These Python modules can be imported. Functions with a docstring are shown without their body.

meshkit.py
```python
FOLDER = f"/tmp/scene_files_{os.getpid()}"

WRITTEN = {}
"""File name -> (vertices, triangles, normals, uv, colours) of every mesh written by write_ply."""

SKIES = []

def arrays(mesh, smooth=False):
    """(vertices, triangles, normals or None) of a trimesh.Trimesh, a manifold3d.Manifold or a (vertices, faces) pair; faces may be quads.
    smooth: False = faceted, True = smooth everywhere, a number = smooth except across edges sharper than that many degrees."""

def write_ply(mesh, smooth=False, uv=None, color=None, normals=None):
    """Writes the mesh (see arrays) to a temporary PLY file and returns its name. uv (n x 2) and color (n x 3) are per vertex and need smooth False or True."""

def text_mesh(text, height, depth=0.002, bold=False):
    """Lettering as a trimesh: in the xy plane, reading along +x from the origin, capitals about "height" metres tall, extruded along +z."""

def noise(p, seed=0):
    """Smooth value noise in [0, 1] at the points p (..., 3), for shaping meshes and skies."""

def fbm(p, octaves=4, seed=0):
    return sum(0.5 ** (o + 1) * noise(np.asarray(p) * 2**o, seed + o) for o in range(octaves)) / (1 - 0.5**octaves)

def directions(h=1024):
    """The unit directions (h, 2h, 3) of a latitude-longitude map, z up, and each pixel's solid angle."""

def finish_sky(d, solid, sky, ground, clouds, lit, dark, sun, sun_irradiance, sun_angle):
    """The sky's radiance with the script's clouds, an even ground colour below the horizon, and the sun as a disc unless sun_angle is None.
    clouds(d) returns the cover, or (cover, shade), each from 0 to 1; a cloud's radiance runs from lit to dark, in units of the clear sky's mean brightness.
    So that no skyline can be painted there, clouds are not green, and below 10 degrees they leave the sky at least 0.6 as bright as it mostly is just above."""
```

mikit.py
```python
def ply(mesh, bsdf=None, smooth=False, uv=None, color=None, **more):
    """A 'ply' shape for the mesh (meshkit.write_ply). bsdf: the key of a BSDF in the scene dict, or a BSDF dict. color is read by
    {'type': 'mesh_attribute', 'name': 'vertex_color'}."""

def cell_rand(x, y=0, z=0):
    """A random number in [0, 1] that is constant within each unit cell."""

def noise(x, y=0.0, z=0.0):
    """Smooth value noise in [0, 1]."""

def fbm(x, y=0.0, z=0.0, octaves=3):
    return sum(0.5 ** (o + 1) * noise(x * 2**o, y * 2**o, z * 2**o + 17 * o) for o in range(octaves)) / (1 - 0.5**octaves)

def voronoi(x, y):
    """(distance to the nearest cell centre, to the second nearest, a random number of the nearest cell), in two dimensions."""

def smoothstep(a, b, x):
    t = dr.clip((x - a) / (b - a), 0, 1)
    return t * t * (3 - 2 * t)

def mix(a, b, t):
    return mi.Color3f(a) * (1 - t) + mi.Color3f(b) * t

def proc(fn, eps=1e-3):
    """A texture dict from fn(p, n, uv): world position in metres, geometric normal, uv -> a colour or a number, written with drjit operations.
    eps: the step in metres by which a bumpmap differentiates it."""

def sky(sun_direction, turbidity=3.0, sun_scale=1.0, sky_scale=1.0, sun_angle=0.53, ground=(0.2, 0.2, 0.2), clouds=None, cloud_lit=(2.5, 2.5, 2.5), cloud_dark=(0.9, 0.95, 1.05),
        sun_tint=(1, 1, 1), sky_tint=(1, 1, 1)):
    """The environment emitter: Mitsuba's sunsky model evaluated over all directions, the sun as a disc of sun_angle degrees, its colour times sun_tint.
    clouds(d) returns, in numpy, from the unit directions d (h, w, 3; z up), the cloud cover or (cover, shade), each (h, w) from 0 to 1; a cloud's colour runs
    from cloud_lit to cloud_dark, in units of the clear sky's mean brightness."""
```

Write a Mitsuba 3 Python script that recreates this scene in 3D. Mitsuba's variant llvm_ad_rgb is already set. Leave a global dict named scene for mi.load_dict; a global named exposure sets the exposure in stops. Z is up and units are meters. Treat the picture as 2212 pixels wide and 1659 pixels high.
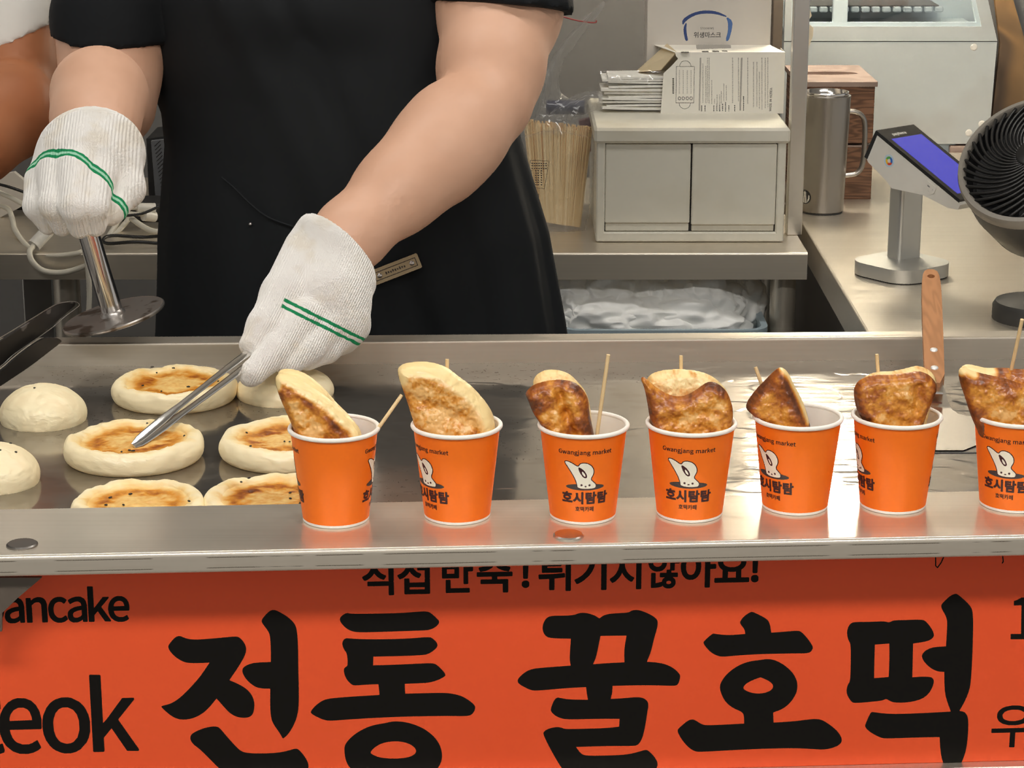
import math, random
import numpy as np, trimesh, mitsuba as mi, drjit as dr, mikit, meshkit
import manifold3d as m3
from mikit import proc, noise, fbm, smoothstep, mix, cell_rand
from shapely.geometry import Polygon, Point, LineString, box as sbox
from shapely import affinity, union_all
from scipy.spatial import Delaunay
from scipy.ndimage import gaussian_filter

T = mi.ScalarTransform4f
scene, labels = {}, {}
rng = np.random.default_rng(7)

# ---------------------------------------------------------------- camera, light, exposure
PITCH, FPX, CAMZ = math.radians(15.7), 4800.0, 1.519
FWD = np.array([0, math.cos(PITCH), -math.sin(PITCH)])
UP = np.array([0, math.sin(PITCH), math.cos(PITCH)])
scene['camera'] = {'type': 'perspective', 'fov': 2 * math.degrees(math.atan(1106 / FPX)), 'fov_axis': 'x', 'near_clip': 0.05, 'far_clip': 60.0,
                   'to_world': T().look_at(origin=[0, 0, CAMZ], target=[0, float(FWD[1]), float(CAMZ + FWD[2])], up=[0, 0, 1])}
exposure = 0.0
scene['market_hall_light'] = {'type': 'constant', 'radiance': {'type': 'rgb', 'value': [0.40, 0.39, 0.37]}}
PANELS = [  # x, y, z, half width, half depth, radiance: the LED panels of the stall and of the aisle in front of it
    (-0.75, 0.40, 2.62, 0.55, 0.16, 29.0), (0.75, 0.40, 2.62, 0.55, 0.16, 29.0),
    (-0.50, 2.45, 2.66, 0.55, 0.10, 10.0), (0.80, 2.55, 2.66, 0.55, 0.12, 12.0)]
PANEL_TINT = (1.0, 0.97, 0.92)
BULB = (0.53, 3.80, 1.47, 0.10, 46.0)     # the warm globe over the back counter: x, y, z, radius, radiance


def srgb(r, g=None, b=None):
    c = np.array([r, r if g is None else g, r if b is None else b], float) / 255
    return [float(x) for x in np.where(c < 0.04045, c / 12.92, ((c + 0.055) / 1.055) ** 2.4)]


# ---------------------------------------------------------------- from a place in the photograph to a place in the stall
def ray(px, py):
    return np.array([(px - 1106.0), 0, 0]) + UP * (829.5 - py) + FWD * FPX


CAM = np.array([0, 0, CAMZ])


def aty(px, py, y):
    d = ray(px, py)
    return CAM + d * (y / d[1])


def atz(px, py, z):
    d = ray(px, py)
    return CAM + d * ((z - CAMZ) / d[2])


def aton(px, py, p0, n):
    d = ray(px, py)
    return CAM + d * (np.dot(np.asarray(p0) - CAM, n) / np.dot(d, n))


def mpp(y, z=1.0):
    return (y * math.cos(PITCH) + (CAMZ - z) * math.sin(PITCH)) / FPX


# ---------------------------------------------------------------- naming
def uniq(name):
    if not any(k == name or k.startswith(name + '__') for k in scene):
        return name
    i = 1
    while any(k == f'{name}_{i:03d}' or k.startswith(f'{name}_{i:03d}__') for k in scene):
        i += 1
    return f'{name}_{i:03d}'


def tag(key, label=None, cat=None, group=None, kind=None):
    d = labels.setdefault(key, {})
    for k, v in (('label', label), ('category', cat), ('group', group), ('kind', kind)):
        if v:
            d[k] = v


def add(key, mesh, mat, smooth=30, color=None, **kw):
    key = uniq(key)
    if color is not None and smooth not in (True, False):
        smooth = True
    scene[key] = mikit.ply(mesh, mat, smooth=smooth, color=color)
    if 'to_world' in kw:
        scene[key]['to_world'] = kw.pop('to_world')
    if kw:
        tag(key, **kw)
    return key


# ---------------------------------------------------------------- mesh helpers
def frame(o, x, y, z):
    m = np.eye(4)
    m[:3, 0], m[:3, 1], m[:3, 2], m[:3, 3] = x, y, z, o
    return m


def unit(v):
    v = np.asarray(v, float)
    return v / np.linalg.norm(v)


def cat(*ms):
    return trimesh.util.concatenate([m for m in ms])


def bevel_box(size, b=0.002):
    s = np.asarray(size, float) / 2
    b = min(b, s.min() * 0.9)
    pts = []
    for k in range(3):
        for sx in (-1, 1):
            for sy in (-1, 1):
                for sz in (-1, 1):
                    q = s - b
                    q = q.copy()
                    q[k] = s[k]
                    pts.append(q * [sx, sy, sz])
    return trimesh.convex.convex_hull(np.array(pts))


def bx(x0, x1, y0, y1, z0, z1, b=0.002):
    m = bevel_box((x1 - x0, y1 - y0, z1 - z0), b)
    m.apply_translation([(x0 + x1) / 2, (y0 + y1) / 2, (z0 + z1) / 2])
    return m


def lathe(profile, n=64):
    """profile: (r, z) points from bottom to top; closed with r = 0 ends where given."""
    pr = np.asarray(profile, float)
    a = np.arange(n) * 2 * np.pi / n
    v = np.stack([pr[:, None, 0] * np.cos(a), pr[:, None, 0] * np.sin(a), np.repeat(pr[:, 1:2], n, 1)], -1).reshape(-1, 3)
    f = []
    for i in range(len(pr) - 1):
        for j in range(n):
            k = (j + 1) % n
            a0, a1, b0, b1 = i * n + j, i * n + k, (i + 1) * n + j, (i + 1) * n + k
            f += [[a0, a1, b1], [a0, b1, b0]]
    m = trimesh.Trimesh(v, f, process=False)
    m.merge_vertices()
    m.update_faces(m.nondegenerate_faces())
    m.remove_unreferenced_vertices()
    return m


def spline(pts, n=8, closed=False):
    p = np.asarray(pts, float)
    m = len(p)
    out = []
    for i in range(m if closed else m - 1):
        if closed:
            a, b, c, d = p[(i - 1) % m], p[i], p[(i + 1) % m], p[(i + 2) % m]
        else:
            a, b, c, d = p[max(i - 1, 0)], p[i], p[i + 1], p[min(i + 2, m - 1)]
        for t in np.arange(n) / n:
            out.append(0.5 * (2 * b + (c - a) * t + (2 * a - 5 * b + 4 * c - d) * t * t + (3 * b - a - 3 * c + d) * t ** 3))
    if not closed:
        out.append(p[-1])
    return np.array(out)


def chaikin(pts, it=2):
    p = np.asarray(pts, float)
    for _ in range(it):
        q = np.roll(p, -1, 0)
        p = np.stack([0.75 * p + 0.25 * q, 0.25 * p + 0.75 * q], 1).reshape(-1, p.shape[1])
    return p


def tube(pts, r, n=12, smooth=6, caps=True):
    p = spline(pts, smooth) if smooth else np.asarray(pts, float)
    r = np.full(len(p), r, float) if np.isscalar(r) else np.interp(np.linspace(0, 1, len(p)), np.linspace(0, 1, len(r)), r)
    t = np.gradient(p, axis=0)
    t /= np.linalg.norm(t, axis=1, keepdims=True) + 1e-12
    u = np.cross(t[0], [0.31, 0.2, 0.93])
    u = unit(u)
    v, f = [], []
    a = np.arange(n) * 2 * np.pi / n
    for i in range(len(p)):
        u = unit(u - t[i] * np.dot(u, t[i]))
        w = np.cross(t[i], u)
        v.append(p[i] + r[i] * (np.cos(a)[:, None] * u + np.sin(a)[:, None] * w))
    v = np.vstack(v)
    for i in range(len(p) - 1):
        for j in range(n):
            k = (j + 1) % n
            f += [[i * n + j, i * n + k, (i + 1) * n + k], [i * n + j, (i + 1) * n + k, (i + 1) * n + j]]
    if caps:
        c0, c1 = len(v), len(v) + 1
        v = np.vstack([v, p[0], p[-1]])
        e = (len(p) - 1) * n
        for j in range(n):
            k = (j + 1) % n
            f += [[c0, k, j], [c1, e + j, e + k]]
    return trimesh.Trimesh(v, f, process=False)


def cyl(a, b, r, n=24, r2=None):
    a, b = np.asarray(a, float), np.asarray(b, float)
    return tube([a, b], [r, r if r2 is None else r2], n, smooth=0)


def extrude(poly, depth):
    gs = getattr(poly, 'geoms', [poly])
    return cat(*[trimesh.creation.extrude_polygon(g, depth, engine='earcut') for g in gs if g.area > 0])


def slab(px_pts, depths, thick, ch=0):
    """A thin solid whose front outline stands where the photograph's outline, given with a distance for each point, puts it."""
    pts = np.array([aty(x, y, d) for (x, y), d in zip(px_pts, depths)])
    c = pts.mean(0)
    _, _, vt = np.linalg.svd(pts - c)
    n = vt[2] * (1 if vt[2][1] < 0 else -1)
    x = vt[0]
    y = np.cross(n, x)
    q = np.stack([(pts - c) @ x, (pts - c) @ y], 1)
    if ch:
        q = chaikin(q, ch)
    m = extrude(Polygon(q).buffer(0), thick)
    m.apply_transform(frame(c - n * thick, x, y, n))
    return m


def subdiv(m, size):
    v, f = trimesh.remesh.subdivide_to_size(m.vertices, m.faces, size, max_iter=12)
    return trimesh.Trimesh(v, f, process=True)


# signed distances and surface nets -------------------------------------------------
def cone(p, a, b, ra, rb):
    ab = b - a
    q = p - a
    t = np.clip(q @ ab / max(ab @ ab, 1e-12), 0, 1)
    return np.linalg.norm(q - t[:, None] * ab, axis=1) - (ra + (rb - ra) * t)


def smin(a, b, k):
    h = np.clip(0.5 + 0.5 * (b - a) / k, 0, 1)
    return b + (a - b) * h - k * h * (1 - h)


def chain(p, js, k=0.012):
    """js: [(point, radius), ...]"""
    d = None
    for (a, ra), (b, rb) in zip(js[:-1], js[1:]):
        e = cone(p, np.asarray(a, float), np.asarray(b, float), ra, rb)
        d = e if d is None else smin(d, e, k)
    return d


def ellip(p, c, r):
    q = (p - np.asarray(c)) / np.asarray(r)
    n = np.linalg.norm(q, axis=1)
    return (n - 1) * min(r)


def nets(fn, lo, hi, h):
    lo = np.asarray(lo, float)
    n = np.ceil((np.asarray(hi, float) - lo) / h).astype(int) + 1
    ax = [lo[k] + h * np.arange(n[k]) for k in range(3)]
    V = np.empty(n, np.float32)
    yz = np.stack(np.meshgrid(ax[1], ax[2], indexing='ij'), -1).reshape(-1, 2)
    step = max(1, 200000 // len(yz))
    for i in range(0, n[0], step):
        xs = ax[0][i:i + step]
        p = np.column_stack([np.repeat(xs, len(yz)), np.tile(yz, (len(xs), 1))])
        V[i:i + len(xs)] = fn(p).reshape(len(xs), n[1], n[2])
    S = V < 0
    sl = [slice(0, -1), slice(1, None)]
    corners = [(a, b, c) for a in (0, 1) for b in (0, 1) for c in (0, 1)]
    cnt = sum(S[sl[a], sl[b], sl[c]].astype(np.int8) for a, b, c in corners)
    act = (cnt > 0) & (cnt < 8)
    idx = np.full(act.shape, -1)
    I = np.argwhere(act)
    idx[act] = np.arange(len(I))
    acc, num = np.zeros((len(I), 3)), np.zeros(len(I))
    for a in corners:
        for k in range(3):
            if a[k]:
                continue
            b = list(a)
            b[k] = 1
            va = V[I[:, 0] + a[0], I[:, 1] + a[1], I[:, 2] + a[2]].astype(float)
            vb = V[I[:, 0] + b[0], I[:, 1] + b[1], I[:, 2] + b[2]].astype(float)
            cr = (va < 0) != (vb < 0)
            t = np.where(cr, va / np.where(cr, va - vb, 1), 0)
            q = np.tile(np.array(a, float), (len(I), 1))
            q[:, k] += t
            acc += np.where(cr[:, None], q, 0)
            num += cr
    v = lo + h * (I + acc / num[:, None])
    F = []
    for k in range(3):
        o = [i for i in range(3) if i != k]
        s0, s1 = [slice(1, -1)] * 3, [slice(1, -1)] * 3
        s0[k], s1[k] = slice(0, -1), slice(1, None)
        A, B = S[tuple(s0)], S[tuple(s1)]
        E = np.argwhere(A != B)
        ins = A[tuple(E.T)]
        base = E.copy()
        for j in o:
            base[:, j] += 1

        def cell(d0, d1):
            c = base.copy()
            c[:, o[0]] += d0
            c[:, o[1]] += d1
            return idx[tuple(c.T)]
        q = np.stack([cell(-1, -1), cell(0, -1), cell(0, 0), cell(-1, 0)], 1)
        fl = ins if k != 1 else ~ins
        q = np.where(fl[:, None], q, q[:, ::-1])
        F.append(q)
    F = np.vstack(F)
    F = F[(F >= 0).all(1)]
    m = trimesh.Trimesh(v, np.vstack([F[:, [0, 1, 2]], F[:, [0, 2, 3]]]), process=False)
    return m


# ---------------------------------------------------------------- lettering
GLYPHS = r'''
!78:23,9 24,21 26,25 31,29 44,30 48,28 53,22 53,5 49,0 43,-3 35,-3 30,-1 25,4|31,53 28,180 50,180 46,53
A146:1,0 60,176 85,176 145,0 121,0 104,54 40,54 24,1/65,131 47,72 98,73 73,156 71,156 70,152
D165:24,176 79,176 97,173 106,170 122,161 131,153 139,142 145,129 150,109 150,68 147,54 139,35 132,25 114,10 97,3 80,0 24,0/46,19 72,18 95,23 104,28 113,36 124,57 128,77 128,100 124,120 115,138 106,147 98,152 86,156 74,158 46,157
E141:24,176 126,176 125,157 46,157 46,102 113,102 113,83 46,83 46,20 128,19 128,0 24,0
G165:14,76 14,100 20,128 32,150 37,156 52,168 64,174 78,178 103,179 124,173 135,167 145,158 134,143 120,154 105,159 85,159 65,152 54,143 45,130 40,116 37,101 38,69 42,54 49,39 59,28 70,21 80,18 95,16 110,18 127,26 127,72 90,73 90,91 148,91 148,17 135,7 110,-2 84,-3 69,0 51,8 33,24 27,33 18,54
I70:24,176 46,176 46,0 24,0
K155:24,0 24,176 46,176 47,88 120,176 145,176 135,162 91,111 91,108 154,0 128,1 77,90 70,85 46,55 46,0
M195:24,176 51,176 96,48 98,46 143,175 171,176 171,0 150,0 150,114 152,145 149,142 106,20 105,18 89,18 43,146 44,0 24,0/151,146 153,145 153,148 151,148/41,148 43,148 42,149
N174:24,176 48,175 109,70 130,30 131,37 128,69 128,176 149,176 149,0 126,0 44,145 45,0 24,0
O178:14,76 15,110 22,135 35,156 46,166 58,173 80,179 98,179 118,174 132,166 143,156 156,135 161,120 164,102 164,76 161,57 156,42 145,23 133,11 120,3 98,-3 80,-3 58,3 45,11 31,26 22,42 16,62/38,75 41,56 46,43 51,35 64,23 76,18 89,16 105,19 117,25 127,35 134,47 138,59 141,75 141,102 139,114 133,132 125,144 108,156 89,160 73,157 58,149 48,137 40,117 37,102
R152:24,176 99,175 118,169 127,163 134,155 139,143 141,130 140,115 137,105 132,96 122,86 111,80 102,78 102,76 144,4 145,0 120,0 77,75 46,75 46,0 24,0/46,94 86,93 98,96 108,101 115,109 118,118 118,135 113,147 107,152 92,157 46,158
S143:12,22 15,28 24,38 39,26 63,17 74,16 88,18 98,22 105,28 110,40 110,51 106,61 95,70 57,86 36,98 23,114 20,124 20,141 28,159 40,170 56,177 67,179 90,178 103,174 119,165 126,159 126,156 116,144 93,157 75,160 66,159 54,155 46,148 43,141 42,132 47,119 55,112 104,91 115,84 126,73 132,58 133,43 129,27 125,20 117,11 102,2 82,-3 64,-3 40,3 22,13
T144:7,158 7,176 136,176 136,157 83,156 83,0 61,0 61,157
a135:14,28 16,48 21,57 30,65 51,75 72,80 91,82 94,84 93,95 89,106 78,114 70,116 57,115 40,109 28,102 20,117 25,121 42,129 63,134 78,134 88,132 103,123 111,111 116,89 116,0 98,0 97,11 95,15 81,5 64,-2 40,-2 30,2 21,10 17,17/35,38 38,23 45,17 52,15 65,15 81,21 94,32 94,68 68,64 47,56 39,49
c122:12,64 13,79 18,97 27,112 40,124 51,130 67,134 88,133 101,128 113,119 103,105 100,105 94,111 83,115 68,115 55,110 47,103 42,96 37,83 35,72 35,58 37,47 42,34 54,21 66,16 79,15 90,18 107,28 114,17 115,12 99,2 81,-3 59,-2 43,4 32,12 23,23 16,38
e133:12,65 13,79 18,97 26,111 39,124 52,131 64,134 84,133 99,127 111,116 119,101 123,81 122,60 35,60 34,57 36,47 41,34 46,27 53,21 69,15 87,15 97,18 110,25 117,10 110,5 98,0 83,-3 61,-2 44,4 28,17 20,29 14,46/36,88 35,76 104,77 103,88 98,103 91,111 79,116 64,116 49,109 40,98
g135:12,-29 13,-17 16,-10 31,5 25,10 20,20 21,36 25,43 33,51 23,64 17,81 18,99 25,115 38,127 59,134 73,134 84,130 130,130 129,113 105,112 111,102 114,86 111,69 104,57 92,47 78,42 60,41 46,45 40,39 38,33 40,22 50,17 98,16 109,14 121,9 128,2 132,-9 131,-25 127,-34 117,-45 99,-55 76,-60 56,-60 43,-58 25,-50 16,-41/32,-16 33,-31 41,-39 55,-44 75,-45 89,-42 100,-37 107,-30 110,-23 110,-14 105,-6 97,-3 53,-2 45,0 35,-9/38,91 39,78 43,68 51,60 62,56 74,57 81,60 91,72 94,86 93,96 87,109 81,114 70,118 58,117 49,113 42,105
h146:22,191 44,191 43,113 59,126 69,131 80,134 93,134 102,132 110,128 119,118 124,106 126,95 126,0 104,0 104,92 99,107 89,114 82,115 71,114 61,110 44,95 44,0 22,0
j66:18,171 21,181 30,186 36,186 43,183 48,174 46,163 42,159 37,157 29,157 24,159 21,162|-10,-55 -6,-38 0,-40 11,-40 18,-36 21,-29 22,130 44,130 44,-26 42,-35 37,-46 24,-56 15,-58 1,-58
k132:22,191 44,190 44,63 58,77 99,130 124,130 82,80 82,77 130,0 105,1 68,62 44,34 44,0 22,0
m222:22,130 40,130 43,112 54,123 67,131 77,134 91,134 99,132 108,127 113,122 120,110 136,125 152,133 169,134 178,132 187,127 194,119 201,100 202,0 180,0 179,95 175,106 169,112 158,115 153,115 141,111 129,102 123,94 123,0 101,0 100,95 93,110 85,114 79,115 74,115 62,111 44,95 44,0 22,0
n146:22,130 40,130 43,112 62,128 80,134 93,134 102,132 110,128 117,121 122,112 126,95 126,0 104,0 104,92 99,107 89,114 82,115 71,114 61,110 44,95 44,0 22,0
o145:12,64 13,79 16,92 25,110 35,121 42,126 50,130 65,134 80,134 90,132 109,122 119,112 124,104 130,90 133,74 132,49 128,35 122,23 105,6 93,0 80,-3 65,-3 56,-1 42,5 35,10 28,17 19,31 14,46/35,73 36,51 40,37 47,26 54,20 69,15 81,16 91,20 103,32 110,53 110,78 105,95 95,108 80,115 65,115 53,110 43,99 37,84
p149:22,130 40,130 43,116 60,128 73,133 92,134 106,130 117,123 126,112 132,99 136,79 136,57 131,35 121,17 112,8 92,-2 73,-3 62,0 47,10 44,10 44,-55 22,-55/44,30 57,20 68,16 76,16 83,16 92,19 104,30 108,38 113,56 113,79 110,93 106,102 96,112 87,115 72,115 56,108 44,98
r93:22,0 22,130 40,130 43,108 54,123 68,132 74,134 86,134 93,132 92,121 89,112 84,114 69,113 62,110 50,97 44,84 44,0
t90:6,113 7,129 27,131 30,167 48,167 48,130 83,130 83,112 48,111 48,32 51,22 59,16 73,15 83,18 87,4 86,1 70,-3 56,-3 47,-1 34,8 29,17 26,30 26,111
w192:43,0 7,130 29,130 49,54 55,22 57,20 85,128 86,130 108,130 136,22 138,20 164,128 165,130 186,130 151,0 124,0 96,107 69,1
y125:3,129 26,130 66,21 100,130 122,130 70,-20 62,-35 49,-49 42,-53 31,-56 17,-56 9,-54 13,-36 27,-38 39,-33 49,-20 54,-6 55,1
기221:170,199 190,199 190,-19 170,-19|24,22 15,38 30,45 50,58 61,67 78,85 89,101 96,116 102,133 106,155 105,159 25,159 25,175 126,175 125,149 117,116 106,92 90,69 62,43 46,32 27,22
떡221:44,58 193,58 193,-19 173,-20 173,42 44,42|133,126 133,142 173,142 173,199 192,199 193,69 173,69 173,126|84,82 84,182 144,182 144,166 104,166 104,99 129,99 152,103 154,87 142,84 121,82|18,182 72,182 72,166 37,165 37,99 52,99 74,103 76,86 48,82 18,82
마221:159,199 179,199 179,112 214,112 214,95 179,94 179,-19 159,-19|21,36 21,177 120,177 120,36/40,53 101,52 101,161 40,161
반221:161,199 180,198 180,133 212,133 212,116 180,115 180,38 161,38|45,54 65,54 66,2 190,2 190,-14 45,-14|21,183 41,182 42,147 101,147 102,183 121,183 121,75 21,75/42,131 41,91 102,91 102,131
생221:51,25 53,32 59,41 68,48 79,53 100,58 137,59 162,55 173,51 186,43 194,32 196,26 196,14 189,0 182,-6 171,-12 147,-18 110,-19 85,-15 65,-6 59,-1 53,8 51,15/72,27 73,11 86,2 106,-3 129,-4 152,-1 166,4 174,11 176,17 176,23 174,29 161,38 141,43 118,44 95,41 81,36|129,71 129,194 148,194 148,140 175,140 176,198 195,198 195,64 176,64 175,124 148,124 148,71|12,90 29,100 42,113 53,132 57,147 57,185 77,185 77,147 80,136 86,123 96,111 108,102 120,97 112,83 110,81 104,83 90,92 78,104 67,122 59,106 50,94 30,78 22,75
스221:12,27 208,27 209,10 12,10|21,87 21,90 37,94 56,103 69,112 84,127 92,139 98,156 99,184 120,183 120,160 123,148 131,132 145,116 166,101 182,94 199,89 190,73 171,78 153,87 133,102 121,115 109,133 97,114 81,98 62,85 45,77 29,73
시221:170,198 190,198 190,-19 170,-19|11,42 12,44 28,53 42,67 52,81 60,97 65,111 69,131 69,180 89,180 89,133 92,116 98,99 114,72 129,57 147,46 135,31 123,37 114,44 100,59 90,74 79,96 68,71 59,57 39,36 29,29 22,27
아221:159,199 179,199 179,112 214,112 214,95 179,94 179,-19 159,-19|15,96 15,116 20,142 31,163 44,175 59,181 80,181 95,175 109,162 116,150 122,131 124,118 124,94 121,76 116,62 109,50 97,38 82,31 63,30 49,34 41,39 30,50 24,60 18,77/34,115 35,89 40,71 45,61 54,52 64,48 75,48 85,52 92,58 100,73 103,83 105,95 105,117 100,140 94,151 85,160 74,164 66,164 56,161 46,152 41,143 36,128
않221:161,90 161,199 180,199 180,150 212,150 212,133 180,133 180,90|93,50 93,65 138,65 138,84 157,84 158,65 202,65 202,50|107,17 113,30 124,38 137,42 158,42 171,38 183,28 187,19 187,4 182,-6 170,-15 155,-19 139,-19 127,-16 119,-12 111,-4 107,7/125,15 127,3 135,-3 143,-5 151,-5 163,-1 168,4 170,12 166,22 162,25 152,28 143,28 131,24 127,20|16,128 17,149 25,166 40,179 60,186 84,186 104,179 111,174 122,161 126,152 128,142 126,120 117,104 111,98 100,91 83,86 61,86 49,89 37,95 26,105 22,111/36,144 36,128 41,116 48,109 62,103 77,102 93,107 103,116 108,128 109,139 103,156 93,165 77,170 67,170 51,165 41,156|35,-14 35,66 54,66 54,3 71,4 98,10 100,-6 87,-10 68,-13
요221:12,8 12,25 60,26 60,83 50,90 41,99 35,109 31,124 31,134 34,147 41,159 49,167 63,176 80,182 99,185 121,185 140,182 157,176 171,167 179,159 187,144 189,124 187,114 182,103 170,90 160,83 160,26 209,25 208,8/50,130 51,121 55,111 67,99 91,90 123,89 142,94 157,102 163,108 168,117 170,130 169,137 165,147 158,155 151,160 139,165 127,168 99,169 81,165 62,155 53,142/81,77 80,25 140,25 140,76 121,73 99,73
우221:12,57 12,74 209,74 208,57 120,57 120,-19 100,-19 100,57|34,135 34,149 36,156 40,164 46,171 57,179 68,184 98,190 131,189 148,185 164,178 178,166 183,158 186,146 186,138 183,126 178,118 170,110 154,101 137,96 122,94 89,95 63,102 51,109 43,116 36,128/54,144 58,128 65,121 77,115 92,111 119,110 145,116 156,122 164,134 165,147 162,155 157,161 142,169 127,173 101,174 80,170 65,163 56,151
위221:170,198 190,198 190,-19 170,-19|14,63 12,80 83,81 124,84 149,88 155,88 156,78 156,73 153,72 94,66 94,-13 74,-13 74,64|28,135 29,156 37,171 48,180 56,184 71,188 100,187 118,180 131,168 136,159 138,151 138,136 135,126 130,118 119,108 109,103 98,100 74,99 63,101 47,108 35,119/47,149 48,135 53,126 63,119 74,116 92,116 105,120 113,126 119,138 119,149 114,160 104,168 89,172 77,172 62,168 52,160
접221:52,-16 52,69 71,69 72,43 170,43 171,69 190,69 190,-16/71,1 170,0 171,26 72,27|128,146 171,146 171,199 190,199 190,80 171,80 171,129 128,129|22,77 13,93 28,99 38,106 52,120 62,138 67,156 66,170 19,170 19,186 135,186 135,170 89,170 87,168 89,149 100,126 118,108 139,98 139,95 130,82 115,88 101,98 91,108 78,129 71,116 60,101 48,90 36,82
죽221:12,80 12,96 209,96 209,80 120,79 121,51 184,51 184,-19 164,-19 163,35 34,35 34,51 100,51 100,80|23,125 46,130 73,141 90,155 97,170 96,174 30,174 30,190 190,190 190,174 123,173 125,164 131,154 147,141 171,131 197,126 190,110 167,114 138,126 117,143 110,154 103,143 90,131 68,119 57,115 30,110
지221:170,199 190,198 190,-19 170,-19|12,38 34,53 48,69 61,93 69,121 69,159 19,159 19,176 140,176 140,159 90,158 90,121 94,104 104,82 116,66 133,51 147,44 138,29 135,28 124,34 101,55 89,72 80,92 78,90 69,68 60,54 38,31 23,23
직221:45,55 190,55 190,-19 170,-19 170,39 45,39|170,199 190,199 190,67 170,67|15,87 39,100 53,113 66,136 70,153 69,167 20,167 20,183 139,183 139,167 90,166 90,152 92,143 101,123 120,104 139,94 144,93 144,90 135,77 117,84 104,93 89,109 80,124 75,113 66,100 54,88 39,78 28,73 24,73
카221:159,199 179,199 179,110 213,110 213,93 179,92 179,-19 159,-19|14,31 15,33 32,41 47,51 58,60 76,79 90,103 89,105 85,105 18,98 15,116 94,121 98,124 103,148 102,160 26,160 26,176 124,176 123,152 117,119 105,89 91,67 65,41 42,25 27,17 23,18
크221:12,28 208,28 208,11 12,11|32,94 30,110 38,111 153,115 164,117 164,160 36,160 36,176 184,176 183,96 180,69 175,44 155,45 161,75 163,91 162,101
탐221:161,199 180,199 180,145 212,145 212,128 180,127 180,70 161,70|44,59 180,59 180,-16 44,-16/65,43 65,0 161,1 160,43|22,81 22,185 121,185 121,169 42,169 42,142 117,142 117,126 43,126 42,98 96,98 135,103 137,87 99,82
튀221:170,-19 170,198 190,198 190,-19|13,56 11,73 93,74 155,79 156,64 94,58 94,-12 74,-12 74,57|31,185 139,185 139,169 51,169 52,148 134,148 134,133 52,133 51,112 140,111 140,95 31,95
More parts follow.
